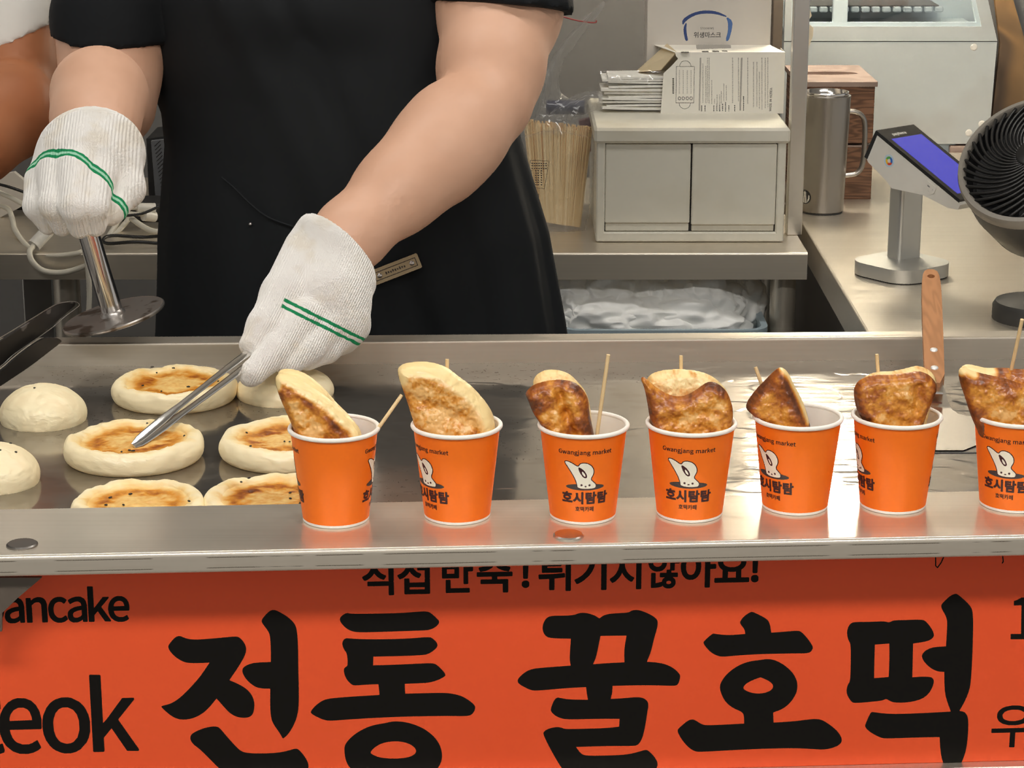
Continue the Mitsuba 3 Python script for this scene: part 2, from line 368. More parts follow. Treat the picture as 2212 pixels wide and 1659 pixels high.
페221:178,199 197,199 197,-19 178,-19|107,98 107,116 136,116 136,193 155,193 155,-8 136,-8 136,97|12,34 10,51 32,52 32,154 14,155 14,171 113,171 113,155 97,155 95,153 95,55 102,54 118,56 119,41 65,35/50,53 52,51 74,52 77,54 76,155 50,154
호221:12,6 12,22 100,22 100,53 69,58 52,67 45,74 41,81 39,88 39,101 46,116 57,125 74,132 100,136 131,135 157,128 166,123 176,113 181,100 181,89 179,82 174,73 169,68 160,62 147,57 120,53 120,22 209,22 209,6/60,101 61,85 66,79 78,73 97,69 122,69 135,71 151,77 158,84 161,92 161,97 158,105 152,111 141,116 121,120 99,120 82,117 69,112|22,150 22,166 100,166 100,195 120,195 121,166 198,166 198,150
'''
GL = {}
for line in GLYPHS.strip().split('\n'):
    head, _, body = line.partition(':')
    ps = []
    for p in body.split('|'):
        rings = [[tuple(map(int, c.split(','))) for c in r.split()] for r in p.split('/')]
        ps.append(Polygon(rings[0], rings[1:]).buffer(0))
    GL[head[0]] = (union_all(ps), float(head[1:]))


def text_poly(s, em, track=0.0, bold=0.0, center=True):
    """The writing as one polygon, baseline at 0; em is the size of the type in metres."""
    x, out = 0.0, []
    for ch in s:
        if ch == ' ':
            x += 70
            continue
        g, adv = GL[ch]
        out.append(affinity.translate(g, x, 0))
        x += adv + track
    g = union_all(out)
    if bold:
        g = g.buffer(bold)
    k = em / 240
    return affinity.affine_transform(g, [k, 0, 0, k, -(x - track) / 2 * k if center else 0, 0])


def flat(poly):
    ms = []
    for g in getattr(poly, 'geoms', [poly]):
        if g.area <= 0:
            continue
        v, f = trimesh.creation.triangulate_polygon(g, engine='earcut')
        ms.append(trimesh.Trimesh(np.column_stack([v, np.zeros(len(v))]), f, process=False))
    m = cat(*ms)
    if m.area and m.face_normals[:, 2].mean() < 0:
        m.invert()
    return m


def decal(poly, o, x, y, lift=0.0004):
    """Print on a flat face: poly in the face's axes x, y from o."""
    x, y = unit(x), unit(y)
    m = extrude(poly, lift)
    m.apply_transform(frame(o, x, y, np.cross(x, y)))
    return m

# ---------------------------------------------------------------- materials
def P(color, rough=0.5, metallic=0.0, spec=0.5, **k):
    c = color if isinstance(color, dict) else {'type': 'rgb', 'value': list(color)}
    r = rough if isinstance(rough, dict) else float(rough)
    d = {'type': 'principled', 'base_color': c, 'roughness': r, 'metallic': metallic, 'specular': spec}
    d.update(k)
    return d


def two(d, bump=None, scale=1.0, eps=4e-4):
    if bump is not None:
        d = {'type': 'bumpmap', 'arbitrary': proc(bump, eps), 'scale': scale, 'bsdf': d}
    return {'type': 'twosided', 'bsdf': d}


def mat(name, d):
    scene[name] = d


def steel_rough(p, n, uv):
    return 0.24 + 0.16 * fbm(p.x * 4, p.y * 90, p.z * 160, 2) * noise(p.x * 2, p.y * 6, p.z * 4)


def steel_col(p, n, uv):
    g = 0.35 * noise(p.x * 9, p.y * 420, p.z * 420) + 0.3
    s = smoothstep(0.62, 0.8, fbm(p.x * 7, p.y * 7, p.z * 7, 3))
    return mix(mix((0.72, 0.645, 0.53), (0.82, 0.745, 0.63), g), (0.52, 0.46, 0.38), 0.35 * s)


def steel_bump(p, n, uv):
    return 0.00002 * noise(p.x * 30, p.y * 700, p.z * 700)


mat('m_steel', {'type': 'blendbsdf', 'weight': 0.5, 'bsdf_0': two(P(proc(steel_col), proc(steel_rough), 1.0)), 'bsdf_1': two(P(proc(steel_col), 0.6, 0.8))})
mat('m_steel_plain', two(P((0.68, 0.65, 0.6), 0.3, 1.0)))
mat('m_steel_dark', two(P((0.30, 0.28, 0.26), 0.38, 1.0)))
mat('m_chrome', two(P((0.78, 0.76, 0.74), 0.12, 1.0)))


def shelf_col(p, n, uv):
    c = steel_col(p, n, uv)
    br = smoothstep(0.33, 0.42, fbm(p.x * 26, 3, 1, 3))
    l1 = smoothstep(0.0005, 0.0002, dr.abs(p.z - 0.8952 + 0.0003 * noise(p.x * 12)))
    l2 = smoothstep(0.0005, 0.0002, dr.abs(p.z - 0.8862 + 0.0004 * noise(p.x * 9 + 7)))
    side = dr.select(dr.abs(n.z) < 0.5, 1.0, 0.0)
    c = mix(c, (0.10, 0.07, 0.04), side * (l1 + l2) * br * 0.75)
    return c


def shelf_rough(p, n, uv):
    return 0.13 + 0.11 * fbm(p.x * 3, p.y * 60, p.z * 120, 2)


mat('m_shelf', {'type': 'blendbsdf', 'weight': 0.48, 'bsdf_0': two(P(proc(shelf_col), proc(shelf_rough), 1.0)), 'bsdf_1': two(P(proc(shelf_col), 0.62, 0.75))})


def hot_col(p, n, uv):
    a = fbm(p.x * 6, p.y * 9, 2, 4)
    b = smoothstep(0.52, 0.72, fbm(p.x * 30, p.y * 44, 5, 3))
    c = mix((0.36, 0.33, 0.295), (0.46, 0.425, 0.38), a)
    c = mix(c, (0.30, 0.24, 0.18), 0.35 * b)
    sp = smoothstep(0.88, 0.92, noise(p.x * 330 + 3 * noise(p.x * 60, p.y * 60), p.y * 310, 3)) * smoothstep(0.62, 0.72, noise(p.x * 9, p.y * 9, 9))
    return mix(c, (0.10, 0.06, 0.04), 0.8 * sp)


def hot_rough(p, n, uv):
    return 0.085 + 0.12 * smoothstep(0.4, 0.75, fbm(p.x * 8, p.y * 14, 8, 3))


def hot_bump(p, n, uv):
    right = smoothstep(-0.12, 0.30, p.x)
    w = fbm(p.x * 14 + 2 * noise(p.x * 5, p.y * 5), p.y * 60, 1, 3)
    o = smoothstep(0.55, 0.66, fbm(p.x * 22, p.y * 30, 6, 2))
    return 0.00055 * w * (0.12 + right) + 0.0004 * o * (0.08 + right)


mat('m_hotplate', {'type': 'blendbsdf', 'weight': 0.28, 'bsdf_0': two(P(proc(hot_col), proc(hot_rough), 1.0), hot_bump, 1.0, 6e-4), 'bsdf_1': two(P((0.26, 0.24, 0.215), 0.5, 0.6))})
mat('m_black_metal', two(P(proc(lambda p, n, uv: mix((0.012, 0.011, 0.010), (0.10, 0.09, 0.085), smoothstep(0.70, 0.76, fbm(p.x * 60, p.y * 60, p.z * 90, 3)))), 0.36, 0.0, 0.6)))


# cups
mat('m_cup', two(P(srgb(246, 116, 22), 0.42, 0.0, 0.45)))
mat('m_paper_white', two(P(srgb(238, 232, 222), 0.5, 0.0, 0.4)))
mat('m_print', two(P(srgb(52, 8, 14), 0.5)))
mat('m_print_cream', two(P(srgb(238, 232, 212), 0.5)))
mat('m_print_grey', two(P(srgb(58, 48, 48), 0.5)))
mat('m_bamboo', two(P(proc(lambda p, n, uv: mix((0.66, 0.46, 0.22), (0.78, 0.58, 0.32), noise(p.x * 900, p.y * 900, p.z * 30))), 0.5)))
mat('m_bamboo_pale', two(P((0.92, 0.74, 0.45), 0.5)))
mat('m_bamboo_dark', two(P((0.76, 0.55, 0.28), 0.5)))
mat('m_bamboo_bag', two(P((0.85, 0.65, 0.36), 0.5)))
VC = {'type': 'mesh_attribute', 'name': 'vertex_color'}
mat('m_dough', two(P(VC, 0.40, 0.0, 0.5, clearcoat=0.45, clearcoat_gloss=0.93), lambda p, n, uv: 0.0020 * fbm(p.x * 150, p.y * 150, p.z * 150, 4), 1.0, 5e-4))
mat('m_sesame', two(P((0.012, 0.010, 0.008), 0.4)))

# banner
mat('m_banner', two(P(proc(lambda p, n, uv: mix((0.80, 0.085, 0.022), (0.84, 0.10, 0.028), fbm(p.x * 5, p.z * 5))), 0.38, 0.0, 0.35)))
mat('m_black_print', two(P((0.007, 0.006, 0.005), 0.6, 0.0, 0.12)))

# people


def skin(a, b):
    return lambda p, n, uv: mix(a, b, fbm(p.x * 22, p.y * 22, p.z * 22, 3))


mat('m_skin', two(P(proc(skin((0.61, 0.345, 0.225), (0.70, 0.425, 0.295))), 0.46, 0.0, 0.4, sheen=0.2), lambda p, n, uv: 0.0003 * fbm(p.x * 260, p.y * 260, p.z * 260, 2), 1.0))
mat('m_skin_tan', two(P(proc(skin((0.36, 0.125, 0.05), (0.44, 0.17, 0.075))), 0.56, 0.0, 0.4)))
mat('m_hair', two(P((0.012, 0.010, 0.009), 0.5)))
mat('m_black_cloth', two(P(proc(lambda p, n, uv: mix((0.0050, 0.0062, 0.0076), (0.0078, 0.0092, 0.0110), fbm(p.x * 30, p.y * 30, p.z * 12))), 0.85, 0.0, 0.25, sheen=0.25)))
mat('m_apron', two(P(proc(lambda p, n, uv: mix((0.0056, 0.0072, 0.0088), (0.0085, 0.0105, 0.0125), fbm(p.x * 14, p.y * 14, p.z * 5))), 0.8, 0.0, 0.3, sheen=0.3)))
mat('m_white_cloth', two(P(srgb(226, 222, 214), 0.85, 0.0, 0.2)))
mat('m_leather', two(P(srgb(160, 140, 108), 0.55)))
mat('m_leather_dark', two(P(srgb(52, 42, 30), 0.6)))

# things at the back
mat('m_wall', two(P(proc(lambda p, n, uv: mix((0.155, 0.150, 0.145), (0.185, 0.178, 0.172), fbm(p.x * 3, p.y * 3, p.z * 3))), 0.6)))
mat('m_ceiling', two(P((0.55, 0.53, 0.50), 0.8)))
mat('m_floor', two(P(proc(lambda p, n, uv: mix((0.16, 0.15, 0.14), (0.22, 0.21, 0.20), fbm(p.x * 6, p.y * 6))), 0.5)))
mat('m_cabinet', two(P(proc(lambda p, n, uv: mix(srgb(206, 202, 188), srgb(196, 190, 172), smoothstep(0.45, 0.8, fbm(p.x * 12, p.y * 12, p.z * 12)))), 0.42)))
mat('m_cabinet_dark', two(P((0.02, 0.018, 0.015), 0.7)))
mat('m_card', two(P(srgb(232, 228, 216), 0.5)))
mat('m_card_cream', two(P(srgb(226, 208, 172), 0.6)))
mat('m_card_grey', two(P(srgb(205, 198, 188), 0.5)))
mat('m_ink', two(P(srgb(60, 58, 56), 0.5)))
mat('m_ink_pale', two(P(srgb(164, 160, 152), 0.5)))
mat('m_blue_ink', two(P(srgb(46, 66, 118), 0.5)))
mat('m_blue_ink_light', two(P(srgb(70, 104, 160), 0.5)))
mat('m_film', {'type': 'thindielectric', 'int_ior': 1.5})
mat('m_bag_film', {'type': 'blendbsdf', 'weight': 0.06, 'bsdf_0': {'type': 'thindielectric', 'int_ior': 1.6}, 'bsdf_1': two(P((0.9, 0.9, 0.9), 0.10, 0.0, 1.0))})
mat('m_mask', two(P(srgb(236, 234, 226), 0.7, 0.0, 0.3)))
mat('m_machine', two(P(proc(lambda p, n, uv: mix(srgb(186, 191, 190), srgb(178, 178, 174), smoothstep(0.5, 0.75, fbm(p.x * 7, p.y * 7, p.z * 7)))), 0.4)))
mat('m_machine_blue', two(P(srgb(196, 210, 214), 0.4)))
mat('m_grey_dark', two(P(srgb(78, 76, 74), 0.5)))


def wood_fn(a, b, sx, sz):
    def f(p, n, uv):
        w = fbm(p.x * sx + 0.6 * noise(p.x * 20, p.z * 14), p.y * 9, p.z * sz, 3)
        g = 0.5 + 0.5 * dr.sin(40 * w)
        return mix(a, b, g)
    return f


mat('m_wood_box', two(P(proc(wood_fn((0.085, 0.036, 0.016), (0.20, 0.095, 0.05), 5, 60)), 0.5)))
mat('m_wood_lid', two(P(proc(wood_fn((0.26, 0.185, 0.15), (0.32, 0.23, 0.19), 3, 8)), 0.45)))
mat('m_wood_board', two(P(proc(wood_fn((0.13, 0.08, 0.045), (0.30, 0.17, 0.07), 7, 2.2)), 0.6)))
mat('m_wood_handle', two(P(proc(wood_fn((0.40, 0.18, 0.075), (0.48, 0.22, 0.095), 60, 4)), 0.3, 0.0, 0.5, clearcoat=0.6, clearcoat_gloss=0.9)))
mat('m_tumbler', two(P((0.40, 0.375, 0.35), 0.33, 1.0)))
mat('m_white_metal', two(P((0.82, 0.81, 0.78), 0.45, 0.6)))
mat('m_alu', two(P((0.66, 0.65, 0.61), 0.42, 0.9)))
mat('m_white_plastic', two(P(srgb(226, 222, 212), 0.35)))
mat('m_black_plastic', two(P((0.012, 0.012, 0.012), 0.3)))
mat('m_black_matte', two(P((0.016, 0.016, 0.017), 0.55)))
mat('m_fan_body', two(P((0.035, 0.034, 0.032), 0.45)))
mat('m_fan_rim', two(P((0.22, 0.20, 0.17), 0.4)))
mat('m_grey_fabric', two(P(srgb(96, 98, 102), 0.8)))
mat('m_cable', two(P(srgb(216, 210, 194), 0.4)))
mat('m_maroon', two(P(srgb(92, 52, 56), 0.6)))
mat('m_navy', two(P(srgb(24, 28, 52), 0.7)))
mat('m_red_tape', two(P(srgb(150, 60, 58), 0.5)))
mat('m_brown_paint_and_shade', two(P((0.10, 0.078, 0.06), 0.5)))  # brown of the rear rack post; also shade put into the bracket colour
mat('m_bin', two(P(srgb(150, 166, 174), 0.4)))
mat('m_bag_white', two(P(srgb(246, 246, 242), 0.4, 0.0, 0.5)))
mat('m_paper_bag', two(P(srgb(222, 208, 180), 0.7)))

# ---------------------------------------------------------------- lamps that the stall has
for i, (x, y, z, hx, hy, e) in enumerate(PANELS):
    k = uniq('ceiling_light')
    fr = cat(bx(x - hx - .02, x + hx + .02, y - hy - .02, y - hy, z - .02, z + .05), bx(x - hx - .02, x + hx + .02, y + hy, y + hy + .02, z - .02, z + .05),
             bx(x - hx - .02, x - hx, y - hy, y + hy, z - .02, z + .05), bx(x + hx, x + hx + .02, y - hy, y + hy, z - .02, z + .05), bx(x - hx, x + hx, y - hy, y + hy, z + .02, z + .05))
    add(k + '__frame', fr, 'm_white_plastic')
    q = trimesh.Trimesh([[x - hx, y - hy, z], [x + hx, y - hy, z], [x + hx, y + hy, z], [x - hx, y + hy, z]], [[0, 2, 1], [0, 3, 2]], process=False)
    scene[k + '__diffuser'] = {**mikit.ply(q, 'm_white_plastic'), 'emitter': {'type': 'area', 'radiance': {'type': 'rgb', 'value': [e * c for c in PANEL_TINT]}}}
    tag(k, 'long white LED panel on the ceiling over the stall', 'ceiling light', 'LED panels on the ceiling')
x, y, z, r, e = BULB
g = trimesh.creation.icosphere(3, r)
g.apply_translation([x, y, z])
scene['globe_lamp__bulb'] = {**mikit.ply(g, 'm_white_plastic', smooth=True), 'emitter': {'type': 'area', 'radiance': {'type': 'rgb', 'value': [e, e * .90, e * .70]}}}
add('globe_lamp__cord', cat(cyl([x, y, z + r * .9], [x, y, 2.75], .006, 10), cyl([x, y, z + r * .9], [x, y, z + r * 1.5], .03, 20)), 'm_black_plastic')
tag('globe_lamp', 'warm glowing globe lamp hanging on a cord over the back counter', 'lamp')

# ---------------------------------------------------------------- the setting
WALL_Y = 4.22
add('floor', bx(-4, 4, -1.5, WALL_Y + .2, -.1, 0, .001), 'm_floor', False, kind='structure', label='grey floor of the market stall')
add('wall_back', bx(-4, 4, WALL_Y, WALL_Y + .15, 0, 2.75, .001), 'm_wall', False, kind='structure', label='pale grey back wall of the stall')
add('ceiling', bx(-4, 4, -.2, WALL_Y + .15, 2.75, 2.85, .001), 'm_ceiling', False, kind='structure', label='plain ceiling over the stall')

add('added_reflector__body', bx(-.25, 1.6, WALL_Y - .06, WALL_Y, 1.24, 2.3, .004), 'm_card_grey')  # added out of view so the griddle has something bright to reflect
for i in range(4):
    add('added_reflector__door', bx(-.24 + i * .4575, .21 + i * .4575, WALL_Y - .072, WALL_Y - .06, 1.26, 2.28, .003), 'm_card_grey')
tag('added_reflector', 'shallow white reflector cabinet added high on the back wall above the picture', 'cabinet')

# ---------------------------------------------------------------- serving counter, shelf, griddle
SZ, GZ = 0.90, 0.868
E0, E1 = atz(0, 1201, SZ), atz(2212, 1157, SZ)
EU = unit(E1 - E0)
EN = np.array([EU[1], -EU[0], 0])                       # towards the customers
EC = (E0 + E1) / 2
SD = float(np.dot(EC - atz(1106, 1080, SZ), EN))        # depth of the shelf
LIP = 0.0185
arc = [(-0.004 + 0.004 * math.sin(t), -0.004 + 0.004 * math.cos(t)) for t in np.linspace(0, math.pi / 2, 7)]
arc2 = [(-0.003 + 0.003 * math.cos(t), -LIP + 0.003 - 0.003 * math.sin(t)) for t in np.linspace(0, math.pi / 2, 5)]
sec = [(-SD, 0)] + arc + arc2 + [(-.012, -LIP), (-.012, -LIP + .002), (-.004, -LIP + .0025), (-.004, -.004), (-SD, -.004)]


def sweep_edge(poly, half, mid):
    zdir = np.cross(EN, [0, 0, 1.0])
    m = extrude(Polygon(poly), 2 * half)
    m.apply_transform(frame(mid - zdir * half, EN, [0, 0, 1], zdir))
    return m


add('front_shelf__plate', sweep_edge(sec, 1.15, EC), 'm_shelf', 40)
for px, py in ((48, 1178), (1228, 1158)):
    c = atz(px, py, SZ)
    m = lathe([(0, 0), (.0128, 0), (.0128, .0012), (.0115, .0022), (.004, .0026), (0, .0026)], 40)
    m.apply_translation(c)
    add('front_shelf__rivet', m, 'm_steel_dark' if px < 100 else 'm_steel_plain')
# corner bracket below the shelf at the left end
BN = EN
BP = EC - EN * 0.046
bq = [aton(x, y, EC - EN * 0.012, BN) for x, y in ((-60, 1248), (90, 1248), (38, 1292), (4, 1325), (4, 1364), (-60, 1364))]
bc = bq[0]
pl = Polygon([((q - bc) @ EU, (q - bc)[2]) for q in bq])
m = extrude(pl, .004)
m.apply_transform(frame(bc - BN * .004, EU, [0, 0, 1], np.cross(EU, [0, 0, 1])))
add('front_shelf__bracket', m, 'm_brown_paint_and_shade')  # the bracket is steel; shade below the shelf is put into this brown
tag('front_shelf', 'long brushed steel shelf with a folded lip in front of the griddle', 'shelf')

W0, W1 = atz(65, 792, GZ), atz(2212, 776, GZ)
WU = unit(W1 - W0)
WN = np.array([WU[1], -WU[0], 0])
WC = (W0 + W1) / 2
WH = float(aton(1106, 735.5, WC, WN)[2] - GZ)           # height of the back wall of the griddle
WF = float(-np.dot(atz(1106, 719, GZ + WH) - WC, WN))   # depth of its flange
sec = [(0, -.02), (0, WH - .003), (-.0008, WH - .0010), (-.003, WH), (-.010, WH - .0004), (-.012, WH - .0016), (-WF, WH - .0016), (-WF, WH - .02), (-WF + .003, WH - .02), (-WF + .003, WH - .004), (-.004, WH - .004), (-.004, -.02)]


def sweep_wall(poly, a, b):
    zdir = np.cross(WN, [0, 0, 1.0])
    m = extrude(Polygon(poly), b - a)
    o = W0 + WU * (a if np.dot(zdir, WU) > 0 else b)
    m.apply_transform(frame(o, WN, [0, 0, 1], zdir))
    return m


LW = float(np.linalg.norm(W1 - W0))
add('griddle__back_wall', sweep_wall(sec, -.10, LW + .25), 'm_steel', 40)
gq = [EC + EU * 1.1 - EN * .064, EC - EU * 1.1 - EN * .064, W0 - WU * .10 - WN * .004, W1 + WU * .25 - WN * .004]
gp = extrude(Polygon([q[:2] for q in gq]), .014)
gp.apply_translation([0, 0, GZ - .014])
add('griddle__hot_plate', gp, 'm_hotplate', False)
sx0, sx1 = atz(2012, 979, GZ), atz(2330, 982, GZ)
add('griddle__seam', bx(sx0[0], sx1[0], sx0[1] - .0012, sx0[1] + .0012, GZ - .002, GZ + .0008, .0003), 'm_black_matte')
tag('griddle', 'wide oily steel griddle with a low back wall, pancakes frying on its left half', 'griddle')

CY0 = float(BP[1])


def box_edge(u0, u1, n0, n1, z0, z1, b=.002):
    """A box standing square to the shelf's front edge, n measured from the edge towards the cook."""
    m = bevel_box((u1 - u0, n1 - n0, z1 - z0), b)
    m.apply_transform(frame(EC + EU * (u0 + u1) / 2 - EN * (n0 + n1) / 2 + [0, 0, (z0 + z1) / 2 - SZ], EU, -EN, [0, 0, 1]))
    return m


add('serving_counter__body', box_edge(-1.1, 1.1, .052, .60, .06, GZ - .016), 'm_steel_plain')
add('serving_counter__plinth', box_edge(-1.08, 1.08, .06, .58, 0, .06), 'm_steel_dark')
zb = float(aton(2050, 1648, BP, BN)[2])
add('serving_counter__trim', box_edge(-1.1, 1.1, .034, .0515, zb - .03, zb), 'm_steel')
tag('serving_counter', 'steel base cabinet of the stall behind the orange banner', 'counter')

# banner and its lettering
BT = SZ - .004
m = box_edge(-1.1, 1.1, .0465, .0515, zb, BT - .001, .0005)
add('banner__sheet', m, 'm_banner')
LP = EC - EN * 0.0465


def bpt(px, py):
    q = aton(px, py, LP, EN)
    return np.array([(q - EC) @ EU, q[2]])


def on_banner(poly, key='banner__letter'):
    m = extrude(poly, .0005)
    m.apply_transform(frame([LP[0], LP[1], 0], EU, [0, 0, 1], np.cross(EU, [0, 0, 1])))
    return add(key, m, 'm_black_print', False)


def traced(s, ox, oy, k, it=2):
    pts = [tuple(map(float, c.split(','))) for c in s.split()]
    p = np.array([bpt(ox + u / k, oy + v / k) for u, v in pts])
    return Polygon(chaikin(p, it)).buffer(0)


CALLIGRAPHY = [
 (300, 1290, 4.495, [
  '283,480 295,455 345,395 380,376 410,380 450,398 500,410 570,412 700,403 930,381 965,385 1000,412 1030,455 1044,500 1035,550 1000,620 940,715 880,800 880,808 950,835 1040,885 1095,945 1120,1010 1122,1070 1108,1130 1080,1160 1030,1170 960,1163 900,1135 850,1090 757,983 752,983 700,1050 630,1120 540,1170 450,1188 370,1180 300,1140 217,1065 225,1055 310,1035 390,985 480,900 580,790 640,705 688,634 685,632 600,637 480,637 420,620 350,575 300,520',
  '1190,230 1205,200 1260,140 1300,122 1340,130 1430,180 1490,230 1522,275 1535,330 1545,450 1548,700 1553,900 1552,1060 1538,1150 1505,1240 1450,1330 1402,1370 1396,1368 1370,1320 1300,1220 1283,1160 1275,1060 1277,887 1275,885 1200,885 1130,870 1060,815 1015,755 1002,705 1020,675 1080,645 1160,633 1280,630 1282,628 1283,520 1275,370 1255,325 1205,260',
  '497,1370 505,1340 530,1315 610,1278 700,1255 760,1256 790,1275 860,1360 960,1470 1010,1505 1090,1517 1250,1517 1370,1508 1450,1490 1525,1467 1560,1485 1620,1560 1648,1620 1645,1665 1600,1720 1500,1750 1300,1770 1050,1770 900,1750 800,1680 680,1560 590,1470 520,1420'], []),
 (660, 1290, 4.495, [
  '330,215 345,185 400,150 440,163 700,160 950,153 1100,140 1180,138 1220,155 1290,220 1300,245 1270,285 1200,318 1100,322 800,332 540,340 460,332 400,305 350,255',
  '355,450 365,420 390,397 440,402 600,410 800,408 1000,402 1200,385 1235,400 1275,440 1283,470 1260,505 1200,545 1150,560 900,570 660,574 658,576 655,660 657,662 900,655 1100,645 1230,640 1275,655 1340,720 1362,755 1340,775 1280,805 1200,828 1100,833 964,838 962,840 967,935 969,937 1150,932 1330,929 1420,935 1520,960 1600,1010 1648,1055 1645,1090 1620,1135 1570,1153 1400,1150 1200,1152 900,1158 500,1178 250,1198 190,1193 120,1165 50,1125 55,1100 110,1040 180,995 260,980 450,965 716,950 718,948 715,900 708,843 706,842 600,846 480,855 450,848 405,805 380,755 370,700 385,680 412,665 405,545 370,500',
  '375,1470 385,1430 430,1370 520,1300 640,1245 780,1222 830,1208 900,1205 1000,1218 1120,1260 1220,1325 1290,1405 1320,1480 1328,1560 1300,1640 1250,1690 1100,1760 850,1790 600,1760 440,1670 390,1590'],
  ['622,1508 670,1455 740,1415 830,1397 920,1397 1010,1420 1065,1460 1078,1500 1050,1535 980,1560 860,1570 730,1560 660,1535']),
 (1090, 1290, 4.495, [
  '367,310 372,265 395,215 430,187 480,180 600,180 680,172 720,155 770,150 830,162 880,180 920,206 922,206 955,180 1010,162 1100,155 1205,150 1230,130 1280,122 1340,135 1430,175 1480,215 1488,245 1480,300 1450,400 1420,530 1380,626 1382,628 1470,632 1570,652 1650,695 1700,745 1705,775 1690,830 1670,855 1620,858 1450,852 1250,853 1049,858 1047,862 1045,920 1029,986 1031,988 1150,982 1270,970 1340,975 1385,1005 1398,1045 1385,1110 1370,1220 1345,1340 1320,1400 1290,1435 1240,1442 1000,1442 692,1451 692,1454 740,1520 790,1540 1000,1538 1180,1530 1290,1505 1370,1480 1400,1492 1460,1555 1488,1610 1480,1650 1430,1720 1200,1750 900,1760 640,1740 560,1670 470,1520 372,1330 385,1300 430,1275 500,1260 550,1265 585,1282 800,1277 980,1272 1111,1258 1113,1256 1117,1180 1115,1178 900,1178 620,1185 550,1175 490,1148 447,1105 452,1070 480,1000 510,973 540,978 610,993 808,997 810,995 798,930 792,872 790,870 600,880 320,905 260,902 200,875 140,840 124,815 135,785 200,725 270,695 400,682 641,665 643,663 632,610 635,520 645,402 643,400 500,398 420,390 385,360'],
  ['932,373 1183,370 1185,372 1165,480 1162,560 1165,631 1163,633 1000,640 858,652 857,650 885,590 905,500 930,375']),
 (1450, 1290, 4.495, [
  '310,445 320,425 400,352 430,357 540,370 718,358 720,356 712,310 668,255 670,235 700,190 770,142 800,145 920,205 955,245 970,343 972,345 1100,335 1220,325 1260,333 1320,395 1375,475 1370,510 1335,543 1200,543 900,548 650,562 520,575 465,573 400,545 350,500',
  '470,880 480,830 530,755 620,680 740,625 880,608 920,600 990,605 1080,645 1170,720 1215,795 1226,860 1215,930 1160,1020 1080,1085 988,1117 988,1120 992,1216 994,1218 1200,1205 1320,1188 1430,1180 1500,1210 1600,1285 1645,1345 1657,1385 1645,1420 1590,1455 1490,1478 1380,1472 1200,1462 900,1468 600,1482 280,1500 230,1495 170,1460 100,1380 58,1300 70,1275 150,1205 195,1185 230,1192 300,1238 360,1245 706,1228 708,1226 708,1170 697,1115 600,1075 530,1020 490,950'],
  ['693,890 710,850 760,815 863,775 868,776 930,800 980,835 993,870 970,905 910,930 840,938 760,925']),
 (1812, 1260, 4.1575, [
  '72,450 80,400 105,360 140,347 280,347 410,340 450,354 490,332 600,330 750,325 785,345 830,400 857,460 840,495 790,520 667,538 665,540 662,700 658,843 660,845 740,838 820,840 850,858 852,895 825,965 770,1025 680,1058 580,1070 490,1068 450,1050 425,1034 390,1050 330,1058 140,1075 110,1060 75,1005 68,960 80,910 103,880 108,700 108,545 85,510',
  '918,200 930,180 990,120 1042,92 1070,100 1140,160 1190,215 1203,270 1205,400 1198,650 1185,880 1170,960 1130,1060 1081,1143 1083,1147 1110,1150 1140,1165 1162,1210 1160,1350 1145,1480 1115,1580 1080,1640 1070,1641 960,1641 950,1640 925,1580 910,1480 906,1380 904,1378 700,1382 420,1392 370,1383 280,1335 234,1290 240,1260 285,1160 305,1155 400,1170 560,1175 1005,1153 1006,1150 980,1080 955,1000 948,900 948,795 946,793 890,790 830,765 770,710 743,660 755,625 800,590 860,572 960,567 963,565 970,450 975,340 960,290 925,230'],
  ['324,548 451,538 454,540 455,690 448,840 446,842 317,852 315,850 318,700 322,550']),
]

for ox, oy, k, outs, holes in CALLIGRAPHY:
    for s in outs:
        g = traced(s, ox, oy, k)
        for hh in holes:
            g = g.difference(traced(hh, ox, oy, k))
        on_banner(g)


def px_text(ch, x0, x1, ybase, em_px, bold=0.0):
    """One letter of the banner: its left and right edges, baseline and type size as seen in the photograph."""
    g = GL[ch][0]
    if bold:
        g = g.buffer(bold)
    bx0, _, bx1, _ = g.bounds
    a, b = bpt(x0, ybase), bpt(x1, ybase)
    sx = (b[0] - a[0]) / (bx1 - bx0)
    dn = bpt(x0, ybase + 100)
    sy = (a[1] - dn[1]) / 100 * em_px / 240
    sl = (b[1] - a[1]) / (b[0] - a[0]) - 0.0
    return affinity.affine_transform(g, [sx, 0, 0, sy, a[0] - bx0 * sx, a[1]])


for ch, a, b in (('p', -32, 10), ('a', 11.4, 54.3), ('n', 58.6, 103.6), ('c', 105.6, 147), ('a', 147, 189.5), ('k', 192, 240), ('e', 235, 281)):
    on_banner(px_text(ch, a, b, 1344 - (a - 11) * .0145, 91, 4.0))
for ch, a, b in (('t', -52, 10.5), ('e', 2, 94), ('o', 95, 198), ('k', 201.5, 300.5)):
    on_banner(px_text(ch, a, b, 1624.5 - a * .015, 200, 3.0))
for ch, a, b in (('직', 783, 851), ('접', 859, 929), ('반', 955, 1022), ('죽', 1030, 1107), ('!', 1127, 1143), ('튀', 1163, 1233), ('기', 1241, 1310), ('지', 1317, 1385), ('않', 1400, 1467), ('아', 1470, 1546), ('요', 1543, 1618), ('!', 1622, 1638)):
    on_banner(px_text(ch, a, b, 1283 - .0245 * (a - 850) - 6.5 - (3 if ch == '!' else 0), 84, 5.5))
on_banner(px_text('우', 2140, 2232, 1606, 100, 2.0))
on_banner(traced('1572,160 1605,148 1640,128 1720,128 1720,455 1800,455 1800,500 1543,500 1543,455 1637,455 1640,195 1572,197', 1812, 1260, 4.1575, 0))
